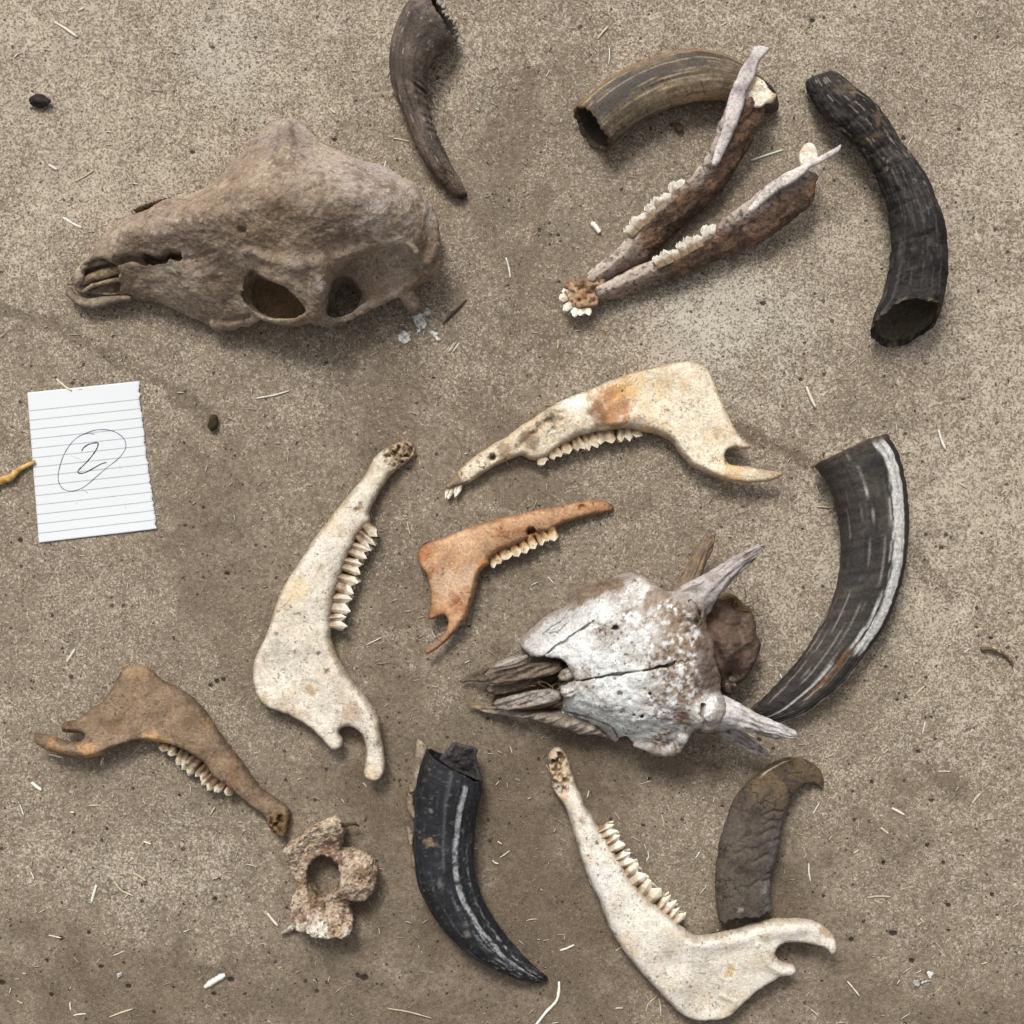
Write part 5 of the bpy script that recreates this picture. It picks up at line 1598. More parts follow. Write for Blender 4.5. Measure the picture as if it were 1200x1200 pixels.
outB = smooth_outline(zB([(325, 432), (372, 442), (404, 470), (418, 502), (400, 518), (372, 535), (388, 560), (380, 600), (366, 635), (430, 655), (490, 672), (530, 704), (560, 716), (600, 714), (640, 722), (690, 738), (725, 752), (752, 735), (778, 690), (812, 650), (845, 610), (868, 560), (870, 500), (850, 430), (838, 360), (800, 300), (760, 262), (712, 232), (655, 195), (600, 170), (560, 192), (510, 188), (460, 213), (424, 255), (388, 285), (320, 318), (275, 358), (243, 404), (282, 432)]), 2.5)
ctlB = c3([(258, 400, 40), (300, 405, 56), (330, 425, 62), (330, 335, 44), (385, 300, 36), (400, 380, 70), (428, 262, 34), (470, 215, 38), (520, 200, 50), (560, 200, 58), (600, 180, 56), (640, 210, 74), (480, 310, 78), (540, 270, 78), (560, 340, 90), (600, 250, 84), (415, 500, 72), (390, 560, 62), (385, 605, 44), (430, 640, 30), (500, 600, 76), (500, 660, 40), (520, 480, 90), (650, 460, 106), (620, 560, 96), (600, 650, 74), (555, 690, 44), (640, 705, 52), (690, 722, 50), (735, 740, 44), (720, 660, 74), (760, 600, 96), (780, 460, 110), (740, 350, 108), (720, 260, 96), (830, 560, 92), (845, 480, 98), (820, 380, 100), (790, 310, 98)])
v = Vol((600, 664, -6), (846, 892, 128), 1.35)
ds = v.polysd(outB)
zt2 = tps(v.P2, ctlB, 2e-3)
zt = v.plan(zt2)
gz = np.gradient(zt2.reshape(v.sh2), v.h)
nrm = v.plan(1 / np.sqrt(1 + np.clip(gz[0] ** 2 + gz[1] ** 2, 0, 9)))
body = (v.Z - zt) * nrm
v.f = smax(smax(body, -ds, 4.5), 6 - v.Z + 0 * body, 8).astype(np.float32)
v.add(v.chain(c3([(615, 716, 50), (660, 728, 50), (700, 742, 48), (735, 738, 52), (765, 690, 66)]), [4, 5, 5, 5, 6]), 5)
v.add(v.chain(c3([(440, 250, 36), (480, 215, 42), (530, 195, 52), (590, 178, 56), (640, 200, 66)]), [3, 4, 5, 5, 5]), 5)
v.add(v.ell((*zB([(765, 275)])[0], 88), (22, 22, 24)), 14)
v.add(v.ell((*zB([(825, 595)])[0], 84), (24, 18, 22)), 14)
# eye sockets under the rims
v.cut(v.ell((*zB([(690, 778)])[0], 24), (34, 17, 27)), 4)
v.cut(v.ell((*zB([(582, 716)])[0], 30), (9, 10, 26)), 3)
v.cut(v.ell((*zB([(480, 190)])[0], 22), (34, 12, 20)), 4)
# cracks and sutures
for pts, r, dep in ((zB([(405, 512), (450, 500), (520, 486), (600, 470), (660, 458), (700, 448), (722, 438)]), 1.35, 14), (zB([(320, 432), (345, 408), (400, 372), (440, 345), (478, 318)]), 1.1, 8), (zB([(372, 612), (430, 625), (500, 640), (540, 660), (562, 700)]), 1.5, 8), (zB([(320, 365), (350, 340), (385, 322), (408, 290)]), 1.5, 4), (zB([(320, 365), (370, 358), (408, 320), (412, 292)]), 1.3, 4),
                    (zB([(722, 438), (735, 445), (742, 430), (754, 442), (762, 428), (775, 440)]), 1.0, 4), (zB([(812, 575), (806, 600), (822, 635)]), 2.6, 5), (zB([(770, 250), (800, 285), (790, 320)]), 2, 3)):
    dl = v.plan(line_dist(v.P2, resample(pts, 3) + fbm(np.c_[resample(pts, 3), np.zeros(len(resample(pts, 3)))], 8, 2, 3)[:, None] * .8))
    v.cut(smax(dl - r, (zt - dep) - v.Z, 1), 1)
for x, y, r, dep in ((543, 336, 4.6, 16), (625, 613, 3.8, 14), (602, 608, 2.2, 9), (565, 596, 2.4, 8), (556, 538, 2.8, 8), (649, 538, 2.6, 8), (495, 420, 1.3, 3), (507, 385, 1.3, 3), (481, 330, 2.8, 2.5), (497, 350, 2.4, 2.5), (508, 395, 1.3, 3), (462, 620, 2, 3), (458, 430, 1.2, 3), (610, 630, 1.5, 3), (585, 560, 1.3, 3)):
    p = zB([(x, y)])[0]
    v.cut(smax(v.plan(np.hypot(v.P2[:, 0] - p[0], (v.P2[:, 1] - p[1]) * 1.15)) - r, (zt - dep) - v.Z, 1.2), 1)


def skB(V, Nn):
    n1, n2, n3 = fbm(V, 30, 5, 3), fbm(V, 12, 4, 5), fbm(V, 4.5, 3, 7)
    c = np.tile(rgb(222, 222, 220), (len(V), 1))
    c = mixc(c, rgb(186, 182, 176), sstep(-.1, .6, n2) * .7)
    c = mixc(c, rgb(150, 140, 128), sstep(.1, .7, n1) * .55)
    q = zB([(600, 300), (560, 230), (720, 420), (760, 330), (700, 560), (640, 200), (505, 345), (690, 690), (740, 720), (760, 640), (700, 300), (770, 520)])
    for (x, y), r, st in zip(q, (26, 30, 44, 44, 40, 16, 20, 22, 20, 22, 30, 34), (.7, .5, .85, .95, .7, .5, .65, .95, .95, .9, .75, .85)):
        d = np.hypot(V[:, 0] - x, V[:, 1] - y) + 12 * n2 + 8 * n3
        c = mixc(c, rgb(140, 118, 96), sstep(r, r * .45, d) * st * sstep(-.55, .35, n3 + n2 * .6))
        c = mixc(c, rgb(92, 74, 60), sstep(r, r * .4, d) * st * sstep(.25, .6, n3) * .8)
    d = line_dist(V[:, :2], zB([(430, 255), (470, 222), (520, 200), (548, 205)]))
    c = mixc(c, rgb(110, 86, 56), sstep(14, 6, d + 5 * n2) * .9)
    d = line_dist(V[:, :2], zB([(690, 230), (660, 240), (640, 270)]))
    c = mixc(c, rgb(124, 98, 72), sstep(9, 4, d + 4 * n2) * .8)
    c = mixc(c, rgb(150, 140, 132), sstep(16, 4, line_dist(V[:, :2], zB([(370, 650), (450, 665), (530, 690)])) + 4 * n2) * .85)
    c = mixc(c, rgb(168, 164, 160), sstep(20, 6, line_dist(V[:, :2], zB([(260, 400), (330, 345), (400, 290)])) + 6 * n2) * .7)
    c = mixc(c, rgb(116, 70, 56), sstep(10, 4, np.hypot(V[:, 0] - zB([(748, 612)])[0][0], V[:, 1] - zB([(748, 612)])[0][1]) + 3 * n3) * .8)
    c = mixc(c, rgb(104, 90, 82), sstep(20, 8, np.hypot(V[:, 0] - zB([(835, 430)])[0][0], (V[:, 1] - zB([(835, 430)])[0][1]) * .5) + 7 * n2) * .85)
    bx = zB([(800, 0)])[0][0]
    hb = sstep(bx - 12, bx + 6, V[:, 0] + 7 * n2 + 4 * n3) * sstep(zB([(0, 560)])[0][1], zB([(0, 520)])[0][1], V[:, 1] + 6 * n2)
    c = mixc(c, mixc(np.tile(rgb(108, 90, 80), (len(V), 1)), rgb(84, 70, 62), sstep(-.2, .5, n2)), hb * .95)
    c = mixc(c, rgb(64, 54, 46), sstep(.62, .75, fbm(V, 3.5, 2, 15)) * .75 * sstep(-.3, .4, n1))
    de = poly_sd(V[:, :2], outB)
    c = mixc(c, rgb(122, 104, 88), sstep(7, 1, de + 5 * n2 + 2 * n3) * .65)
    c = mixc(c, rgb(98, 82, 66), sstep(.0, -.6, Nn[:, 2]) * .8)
    return c


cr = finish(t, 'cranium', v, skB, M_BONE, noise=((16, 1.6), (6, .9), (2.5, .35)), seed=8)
del v, zt, ds, body


def hide_rel(x, y, d):
    r = ridge(x, y, zB([(905, 420), (950, 400), (985, 380)]), 3, 1.4) + ridge(x, y, zB([(860, 400), (880, 450), (905, 490)]), 4, -2) + ridge(x, y, zB([(930, 320), (955, 380), (960, 440)]), 5, -1.8)
    return r + fbm(np.c_[x, y], 16, 4, 4) * 2.5


hide = inflate(t, 'dried_hide', (lambda P: (P - P.mean(0)) * 1.07 + P.mean(0))(zB([(795, 300), (830, 285), (865, 262), (900, 262), (930, 285), (960, 300), (985, 300), (1000, 335), (1002, 370), (1016, 400), (1004, 440), (985, 480), (962, 510), (935, 525), (928, 552), (900, 548), (880, 515), (850, 480), (810, 460), (780, 400)])),
               np.c_[zB([(820, 380), (870, 300), (900, 400), (960, 340), (980, 420), (920, 500), (880, 460)]), [44, 30, 42, 26, 26, 24, 38], [50, 38, 46, 30, 28, 28, 44]],
               boneskin(rgb(106, 88, 76), rgb(86, 70, 62), rgb(58, 46, 40), 81, [(*zB([(930, 360)])[0], 16, rgb(126, 108, 92), .6), (*zB([(985, 400)])[0], 8, rgb(128, 106, 88), .6), (*zB([(840, 420)])[0], 14, rgb(92, 78, 74), .6)], None, .7, mott=14), M_MUD, step=1.8, rf=.9, relief=hide_rel, noise=1.4, nsize=8)
for i, (x, y, r) in enumerate(((918, 505, 5), (905, 525, 4), (925, 525, 4), (878, 485, 3), (912, 492, 3.2), (933, 500, 3))):
    p = zB([(x, y)])[0]
    bar(t, 'bone_crumb', [(p[0], p[1], 52 - i * 2), (p[0] + 2, p[1] + 2, 50 - i * 2)], r * .62, flat(rgb(176, 162, 150), rgb(96, 80, 70), 3, i), M_ROUGHBONE, noise=((3, 1.2),), h=.8, seed=i)


def coreskin(base, shade, seed):
    def f(V, u, c, th, inn):
        k = np.tile(base, (len(V), 1))
        k = mixc(k, shade, sstep(-.1, .6, fbm(V, 10, 4, seed)) * .8)
        g = fbm(np.c_[u * 7, np.cos(th) * 3.2, np.sin(th) * 3.2], 1, 4, seed + 1)
        k = mixc(k, rgb(84, 72, 64), sstep(.15, .6, g) * .75)
        k = mixc(k, rgb(128, 108, 92), sstep(.3, .0, u + .1 * fbm(V, 9, 3, seed + 2)) * .8)
        return k
    return f


def cd(u, c, th, ss):
    P = np.c_[(u * 6).ravel(), (np.cos(th) * 3.2).ravel(), (np.sin(th) * 3.2).ravel()]
    return fbm(P, 1.0, 4, 5).reshape(ss.shape) * 2.8 - 1.5 * np.abs(np.sin(th * 5 + 3 * u)) ** .5 + 2.0 * np.exp(-((u - .08) / .05) ** 2)


tube(t, 'horn_core', pairs(zB, [(700, 255), (735, 212), (775, 190), (830, 162), (895, 120), (960, 84), (990, 72)], [(790, 335), (822, 300), (855, 258), (895, 208), (945, 152), (985, 112), (1004, 88)]), coreskin(rgb(178, 170, 166), rgb(140, 128, 122), 3), M_BONE, ratio=[1, 1, 1, 1, 1, 1, .9], zc=[80, 84, 86, 88, 90, 92, 92], disp=cd, nang=48, step=1.5)
tube(t, 'horn_core', pairs(zB, [(720, 232), (748, 190), (775, 145), (800, 95), (828, 55), (845, 42)], [(792, 240), (815, 190), (835, 150), (852, 108), (868, 70), (870, 48)]), coreskin(rgb(128, 108, 86), rgb(104, 86, 70), 5), M_BONE, ratio=[.8, .8, .8, .7, .6, .5], zc=[62, 58, 54, 50, 46, 44], disp=cd, nang=48, step=1.5)
tube(t, 'horn_core', pairs(zB, [(790, 555), (830, 540), (870, 545), (930, 572), (1000, 612), (1070, 640), (1118, 668)], [(815, 665), (850, 662), (890, 658), (940, 664), (1010, 680), (1080, 690), (1120, 690)]), coreskin(rgb(204, 200, 198), rgb(160, 152, 148), 7), M_BONE, ratio=[.9, .9, .9, .9, .9, .9, .8], zc=[78, 78, 76, 74, 72, 70, 68], disp=cd, nang=48, step=1.5)
tube(t, 'horn_core', pairs(zB, [(846, 640), (880, 640), (920, 650), (960, 675), (1010, 715), (1045, 748)], [(862, 668), (890, 690), (925, 715), (965, 738), (1010, 755), (1048, 764)]), coreskin(rgb(176, 170, 166), rgb(134, 124, 118), 9), M_BONE, ratio=[.8, .8, .7, .6, .5, .5], zc=[54, 52, 48, 44, 38, 34], disp=lambda u, c, th, ss: cd(u, c, th, ss) - 5 * np.exp(-((c + .25) / .3) ** 2) * (np.sin(th) > 0) * sstep(.25, .5, u), nang=48, step=1.5)
GB = flat(rgb(168, 160, 150), rgb(128, 114, 100), 8, 4, rgb(84, 70, 58))


def nbone(name, o_, ctrl_, colf, noise=1.0):
    def gr(x, y, d):
        a = (x * .93 - y * .37) * .12
        b = (x * .37 + y * .93)
        return fbm(np.c_[a, b], 5, 3, 3) * 2.4 - 1.2 * np.abs(np.sin(b * .45))
    return inflate(t, name, resample(zB(o_), 1.3, True), np.c_[zB([(q[0], q[1]) for q in ctrl_]), [q[2] for q in ctrl_], [q[3] for q in ctrl_]], colf, M_BONE, step=1.3, noise=noise, nsize=6, relief=gr, rf=.8, raw=True)


GS = boneskin(rgb(176, 168, 160), rgb(142, 126, 110), rgb(80, 66, 54), 83, (), None, .7, mott=10)
GD = boneskin(rgb(128, 112, 96), rgb(96, 80, 66), rgb(58, 46, 38), 84, (), None, .7, mott=9)
nbone('nasal_splinter', [(153, 472), (175, 452), (215, 435), (265, 428), (272, 438), (240, 458), (200, 470), (165, 478)], [(175, 465, 3, 46), (250, 440, 3, 50)], GS)
nbone('turbinate_bone', [(142, 512), (150, 492), (200, 478), (260, 462), (320, 450), (372, 452), (385, 478), (350, 496), (290, 508), (220, 520), (160, 530), (144, 525)], [(160, 512, 4, 34), (260, 490, 5.5, 40), (360, 472, 6, 46)], GD, 1.6)
nbone('turbinate_bone', [(132, 548), (160, 534), (210, 532), (260, 520), (310, 512), (330, 520), (290, 540), (220, 560), (170, 568), (140, 562)], [(150, 552, 4, 20), (300, 522, 5, 26)], GD, 1.2)
nbone('turbinate_bone', [(156, 592), (170, 578), (230, 558), (290, 545), (340, 538), (372, 548), (378, 572), (330, 590), (270, 602), (200, 612), (170, 610)], [(175, 597, 4, 34), (260, 578, 5.5, 40), (350, 560, 6.5, 46)], GS, 1.4)
nbone('nasal_tip', [(362, 498), (375, 476), (400, 466), (422, 478), (425, 496), (400, 512), (372, 512)], [(390, 490, 8, 56)], GS, 1.2)
nbone('nasal_tip', [(370, 548), (372, 530), (395, 518), (425, 520), (432, 545), (410, 566), (385, 566)], [(400, 542, 9, 60)], boneskin(rgb(216, 214, 210), rgb(186, 178, 170), rgb(96, 82, 70), 85, (), None, .5, mott=10), 1.0)
nbone('premaxilla', [(42, 526), (70, 508), (110, 488), (140, 474), (146, 482), (128, 500), (142, 508), (150, 522), (125, 528), (95, 524), (60, 530)], [(60, 524, 2, 12), (130, 495, 3.5, 24)], GD)
nbone('premaxilla', [(66, 610), (110, 602), (170, 606), (240, 618), (310, 618), (372, 612), (420, 630), (480, 650), (530, 690), (545, 716), (520, 706), (480, 694), (430, 694), (400, 680), (350, 668), (290, 650), (220, 640), (140, 630)], [(80, 612, 3, 10), (160, 620, 6, 16), (260, 634, 10, 22), (360, 645, 16, 28), (460, 672, 20, 28), (530, 700, 14, 22)], boneskin(rgb(158, 146, 134), rgb(122, 108, 94), rgb(70, 58, 48), 86, [(*zB([(110, 612)])[0], 16, rgb(146, 122, 88), .6)], None, .6, mott=14), 1.4)
nbone('palate', [(180, 520), (300, 470), (400, 460), (420, 540), (390, 620), (250, 622), (150, 610)], [(200, 560, 4, 8), (380, 540, 8, 12)], boneskin(rgb(92, 74, 58), rgb(66, 52, 42), rgb(44, 34, 28), 87, (), None, .7, mott=8), 1.5)


def strand(th, name, pts, r, a, b, mat=M_STRAW, parent=None):
    p = catmull(np.array(pts, float), max(8, len(pts) * 6))
    n = len(p)
    T = np.gradient(p, axis=0)
    T /= np.linalg.norm(T, axis=1, keepdims=True) + 1e-9
    up = np.array([0, 0, 1.0])
    sd_ = np.cross(T, up)
    sd_ /= np.linalg.norm(sd_, axis=1, keepdims=True) + 1e-9
    u2 = np.cross(sd_, T)
    k = 6
    V = []
    for j in range(k):
        an = 2 * np.pi * j / k
        rr = r * (1 - .5 * np.abs(np.linspace(-1, 1, n)) ** 3)[:, None]
        V.append(p + sd_ * math.cos(an) * rr + u2 * math.sin(an) * rr)
    V = np.stack(V, 1).reshape(-1, 3)
    i = np.arange(n - 1)[:, None] * k
    j = np.arange(k)[None]
    F = np.stack([i + j, i + (j + 1) % k, i + k + (j + 1) % k, i + k + j], -1).reshape(-1, 4)
    caps = [[0, m, m + 1] for m in range(1, k - 1)] + [[(n - 1) * k, (n - 1) * k + m + 1, (n - 1) * k + m] for m in range(1, k - 1)]
    c = mixc(np.tile(a, (len(V), 1)), b, sstep(-.3, .5, fbm(V, 5, 2, len(pts))))
    return mk(name, th.loc(V), [F, np.array(caps)], c, mat, parent or th.o)


rf_ = np.random.default_rng(11)
for i in range(16):
    x, y = (950 + rf_.uniform(-45, 40), 270 + rf_.uniform(-20, 30))
    a0 = rf_.uniform(0, 6.28)
    pts = [(x, y, 44)]
    for k in range(3):
        a0 += rf_.uniform(-.9, .9)
        pts.append((pts[-1][0] + math.cos(a0) * 22, pts[-1][1] + math.sin(a0) * 16, pts[-1][2] + rf_.uniform(-6, 6)))
    strand(t, 'hide_fibre', c3(pts), .55, rgb(96, 76, 58), rgb(150, 128, 100))
for i in range(14):
    x, y = 330 + rf_.uniform(-70, 50), 525 + rf_.uniform(-22, 26)
    a0 = rf_.uniform(0, 6.28)
    pts = [(x, y, 42)]
    for k in range(3):
        a0 += rf_.uniform(-1, 1)
        pts.append((pts[-1][0] + math.cos(a0) * 14, pts[-1][1] + math.sin(a0) * 12, pts[-1][2] + rf_.uniform(-5, 5)))
    strand(t, 'hide_fibre', c3(pts), .5, rgb(70, 56, 44), rgb(128, 106, 82))
strand(t, 'hide_fibre', c3([(752, 715, 50), (790, 700, 44), (832, 688, 38), (870, 695, 34), (905, 712, 24)]), .7, rgb(140, 122, 96), rgb(168, 150, 120))
inflate(t, 'torn_hide', zB([(870, 255), (900, 235), (935, 240), (960, 265), (988, 285), (990, 298), (950, 295), (900, 285)]), np.c_[zB([(890, 255), (970, 285)]), [3, 3], [44, 40]], boneskin(rgb(104, 80, 58), rgb(76, 58, 44), rgb(140, 118, 90), 88, (), None, .7, mott=7), M_MUD, step=1.6, noise=2.0, nsize=6)
t.settle()

# ------------------------------------------------------------------ vertebra
zv = Z(310, 940, 6.6667)
t = Thing('vertebra', 'crumbling pale and rust-brown vertebra with a round central hole', 'vertebra', 387, 1030, 25)
ov = smooth_outline(zv([(260, 290), (330, 235), (400, 190), (480, 155), (550, 136), (600, 185), (630, 235), (605, 300), (596, 372), (640, 378), (700, 382), (780, 415), (850, 480), (872, 550), (862, 640), (800, 735), (725, 768), (655, 765), (662, 830), (686, 930), (645, 1040), (580, 1046), (500, 1040), (400, 1030), (325, 992), (255, 962), (212, 870), (215, 780), (245, 695), (264, 622), (230, 590), (182, 490), (165, 400), (180, 340)]), 2)
v = Vol((326, 952, -5), (450, 1104, 62), 1.0)
ds = v.polysd(ov)
cv = np.c_[zv([(400, 240), (550, 180), (230, 400), (220, 540), (330, 330), (500, 350), (300, 660), (250, 850), (350, 980), (450, 960), (600, 980), (620, 860), (500, 800), (650, 480), (760, 560), (820, 620), (700, 700), (640, 650)]), [38, 40, 36, 22, 30, 26, 30, 34, 38, 36, 34, 24, 26, 32, 30, 22, 34, 38]]
zt = v.plan(tps(v.P2, cv, 5e-3))
v.f = smax(smax(v.Z - zt, -ds, 3), 3 - v.Z + 0 * zt, 5).astype(np.float32)
hx, hy = zv([(462, 580)])[0]
hole = v.plan(np.hypot((v.P2[:, 0] - hx) / 1.0, (v.P2[:, 1] - hy) / 1.15)) - 23
v.add(v.ell((*zv([(750, 570)])[0], 20), (17, 26, 20)), 5)
v.cut(hole + 0 * v.f + np.clip((v.Z - 40) * -.12, -2, 6), 3)
v.cut(v.ell((*zv([(600, 800)])[0], 46), (12, 8, 14)), 4)
v.cut(v.ell((*zv([(300, 345)])[0], 46), (5, 4, 9)), 2)
v.cut(v.ell((*zv([(650, 290)])[0], 30), (10, 13, 26)), 3)
v.cut(v.ell((*zv([(750, 560)])[0], 44), (11, 18, 12)), 4)
v.cut(v.chain(np.c_[zv([(260, 620), (340, 600)]), [34, 34]], 2), 2)
v.cut(v.ell((*zv([(290, 480)])[0], 44), (6, 12, 12)), 5)


def skV(V, Nn):
    n1, n2, n3 = fbm(V, 18, 4, 3), fbm(V, 7, 4, 5), fbm(V, 3, 3, 7)
    c = np.tile(rgb(190, 168, 146), (len(V), 1))
    c = mixc(c, rgb(120, 90, 72), sstep(-.1, .6, n1 + .4 * n2) * .8)
    c = spots(c, V, [(*zv([(420, 970)])[0], 16, rgb(226, 220, 206), .95), (*zv([(520, 200)])[0], 13, rgb(206, 194, 168), .85), (*zv([(390, 270)])[0], 12, rgb(200, 184, 156), .8), (*zv([(215, 400)])[0], 10, rgb(206, 188, 164), .85), (*zv([(235, 560)])[0], 9, rgb(198, 180, 154), .85), (*zv([(240, 770)])[0], 12, rgb(196, 178, 152), .8), (*zv([(650, 1000)])[0], 7, rgb(206, 206, 204), .8), (*zv([(260, 940)])[0], 8, rgb(220, 210, 192), .8), (*zv([(560, 470)])[0], 14, rgb(128, 94, 76), .7), (*zv([(780, 540)])[0], 16, rgb(116, 88, 66), .8), (*zv([(400, 780)])[0], 14, rgb(104, 76, 54), .7), (*zv([(620, 720)])[0], 9, rgb(84, 60, 46), .7), (*zv([(490, 400)])[0], 12, rgb(150, 116, 94), .7), (*zv([(580, 980)])[0], 7, rgb(150, 112, 66), .7), (*zv([(720, 750)])[0], 9, rgb(176, 158, 138), .7)])
    c = mixc(c, rgb(60, 44, 34), sstep(.3, .6, n3) * .75)
    c = mixc(c, rgb(212, 200, 178), sstep(.35, .7, fbm(V, 4, 3, 17)) * .6)
    c = mixc(c, rgb(70, 56, 44), sstep(23, 19, np.hypot(V[:, 0] - hx, (V[:, 1] - hy) / 1.15)) * .6)
    return c


finish(t, 'vertebra_body', v, skV, M_ROUGHBONE, noise=((12, 2.2), (5, 1.5), (2.4, .7)), seed=2)
bar(t, 'bone_sliver', [(*zv([(250, 960)])[0], 12), (*zv([(190, 1020)])[0], 4), (*zv([(110, 1065)])[0], 2)], [4, 3, 1.2], flat(rgb(206, 198, 184), rgb(150, 136, 118), 4, 3), M_ROUGHBONE, noise=((3, 1.0),), h=.9)
bar(t, 'bone_sliver', [(*zv([(560, 180)])[0], 20), (*zv([(620, 190)])[0], 16), (*zv([(690, 178)])[0], 14), (*zv([(728, 205)])[0], 10)], [3, 2.2, 2, 1.5], flat(rgb(96, 80, 66), rgb(64, 52, 44), 4, 3), M_ROUGHBONE, noise=((3, 1.0),), h=.9)
t.settle()

# ------------------------------------------------------------------ ruled paper with the circled number
def mat_paper():
    m = bpy.data.materials.new('ruled paper')
    m.use_nodes = True
    N, Lk = m.node_tree.nodes, m.node_tree.links
    bs = N['Principled BSDF']
    bs.inputs['Roughness'].default_value = .8
    bs.inputs['Specular IOR Level'].default_value = .25
    at = N.new('ShaderNodeAttribute')
    at.attribute_name = 'Col'
    sp = N.new('ShaderNodeSeparateColor')
    Lk.new(at.outputs['Color'], sp.inputs[0])

    def M(op, a, b):
        q = N.new('ShaderNodeMath')
        q.operation = op
        for k, v_ in enumerate((a, b)):
            if isinstance(v_, (int, float)):
                q.inputs[k].default_value = v_
            else:
                Lk.new(v_, q.inputs[k])
        return q.outputs[0]
    d = M('MULTIPLY', sp.outputs[0], 180.0)             # plan units down the sheet
    k = M('DIVIDE', M('SUBTRACT', d, 21.5), 11.05)
    fr = M('ABSOLUTE', M('SUBTRACT', M('FRACT', M('ADD', k, .5), 0), .5), 0)
    ln = M('MULTIPLY', M('LESS_THAN', fr, .055), M('GREATER_THAN', k, -.3))
    nz = N.new('ShaderNodeTexNoise')
    nz.inputs['Scale'].default_value = 300
    tc = N.new('ShaderNodeTexCoord')
    Lk.new(tc.outputs['Object'], nz.inputs['Vector'])
    mx = N.new('ShaderNodeMix')
    mx.data_type = 'RGBA'
    mx.inputs['A'].default_value = (*rgb(214, 217, 220), 1)
    mx.inputs['B'].default_value = (*rgb(146, 154, 162), 1)
    Lk.new(M('MULTIPLY', ln, M('ADD', M('MULTIPLY', nz.outputs['Fac'], .6), .45)), mx.inputs['Factor'])
    Lk.new(mx.outputs['Result'], bs.inputs['Base Color'])
    b = N.new('ShaderNodeBump')
    b.inputs['Strength'].default_value = .08
    b.inputs['Distance'].default_value = .0008
    Lk.new(nz.outputs['Fac'], b.inputs['Height'])
    Lk.new(b.outputs['Normal'], bs.inputs['Normal'])
    return m


t = Thing('paper_note', 'torn white ruled paper note with a circled handwritten 2', 'paper note', 108, 541, 2)
TL, TR, BR, BL = map(np.array, ((31.5, 460), (164, 446.5), (186, 619.5), (45.5, 636)))
nu, nv = 40, 120
U, Vv = np.meshgrid(np.linspace(0, 1, nu), np.linspace(0, 1, nv), indexing='ij')


def paper_z(u, v_):
    return 1.2 + 1.6 * u ** 3 * (1 - v_) + 1.3 * v_ ** 6 * (.4 + .6 * u) + .6 * np.sin(u * 3.1) * np.sin(v_ * 4) ** 2 + 1.2 * (1 - u) ** 5 * v_


tear = np.linspace(0, 1, nv)
rt_ = np.random.default_rng(4)
tb = -1.0 - .8 * np.abs(np.sin(tear * 34)) - 1.6 * np.abs(vnoise(np.c_[tear * 26, tear * 0, tear * 0])) + .6 * vnoise(np.c_[tear * 70, tear * 0 + 3, tear * 0])
tb[:4] *= .3
tb += -2.2 * sstep(.16, .0, tear) * 0 - 1.2 * np.sin(tear * 3.1)


def paper_xy(u, v_, shift=0):
    top = TL[None] * (1 - u)[:, None] + TR[None] * u[:, None]
    bot = BL[None] * (1 - u)[:, None] + BR[None] * u[:, None]
    p = top * (1 - v_)[:, None] + bot * v_[:, None]
    p[:, 0] += shift
    return p


sh_ = (np.interp(Vv, tear, tb) * sstep(.9, 1.0, U)).ravel()
P = paper_xy(U.ravel(), Vv.ravel(), sh_)
Zt = paper_z(U.ravel(), Vv.ravel())
V = np.vstack([np.c_[P, Zt], np.c_[P, Zt - .45]])
i = np.arange(nu - 1)[:, None] * nv + np.arange(nv - 1)[None]
Ft = np.stack([i, i + nv, i + nv + 1, i + 1], -1).reshape(-1, 4)
nP = nu * nv
ring = np.r_[np.arange(nu) * nv, (nu - 1) * nv + np.arange(1, nv), (np.arange(nu - 2, -1, -1)) * nv + nv - 1, np.arange(nv - 2, 0, -1)]
r2_ = np.roll(ring, -1)
Fe = np.stack([ring, r2_, r2_ + nP, ring + nP], 1)
dcol = np.tile((Vv * (176 / 180)).ravel(), 2)
sheet = mk('sheet', t.loc(V), [Ft, Ft[:, ::-1] + nP, Fe[:, ::-1]], np.c_[dcol, dcol, dcol], mat_paper(), t.o)
zc_ = Z(0, 430, 5.4545)


def ink(name, pts, r, colr):
    p = catmull(zc_(pts), len(pts) * 10)
    # height of the sheet under each point of the pen stroke
    A = np.stack([TR - TL, BL - TL], 1)
    uv = np.linalg.solve(A, (p - TL).T).T
    zz = paper_z(uv[:, 0], uv[:, 1]) + .12
    n = len(p)
    T = np.gradient(p, axis=0)
    T /= np.linalg.norm(T, axis=1, keepdims=True)
    Nn = np.c_[-T[:, 1], T[:, 0]]
    rr = (r * (1 + .25 * vnoise(np.c_[np.arange(n) * .25, np.zeros(n), np.zeros(n)])))[:, None]
    V = np.vstack([np.c_[p + Nn * rr, zz], np.c_[p - Nn * rr, zz], np.c_[p, zz + .16], np.c_[p, zz - .4]])
    i = np.arange(n - 1)
    F = np.vstack([np.stack([i + a * n, i + 1 + a * n, i + 1 + b * n, i + b * n], 1) for a, b in ((0, 2), (2, 1), (1, 3), (3, 0))])
    mk(name, t.loc(V), F, np.tile(colr, (len(V), 1)), M_INK, sheet)


M_INK = mat_vcol('ballpoint ink', .5, .4, ((400, .1, 2),), .2)
ink('digit_stroke', [(520, 537), (535, 515), (560, 497), (590, 488), (618, 484), (626, 492), (618, 520), (596, 555), (560, 600), (525, 635), (500, 660), (498, 675), (515, 680), (550, 672), (600, 645), (645, 620), (680, 610)], .62, rgb(36, 36, 44))
ink('circle_stroke', [(604, 430), (560, 425), (510, 440), (460, 480), (415, 545), (385, 620), (370, 690), (375, 740), (400, 778), (440, 793), (490, 787), (545, 760), (610, 705), (680, 645), (745, 595), (785, 550), (803, 510), (795, 465), (760, 430), (710, 407), (650, 400), (590, 408), (530, 430)], .42, rgb(92, 90, 112))
t.settle(.2)


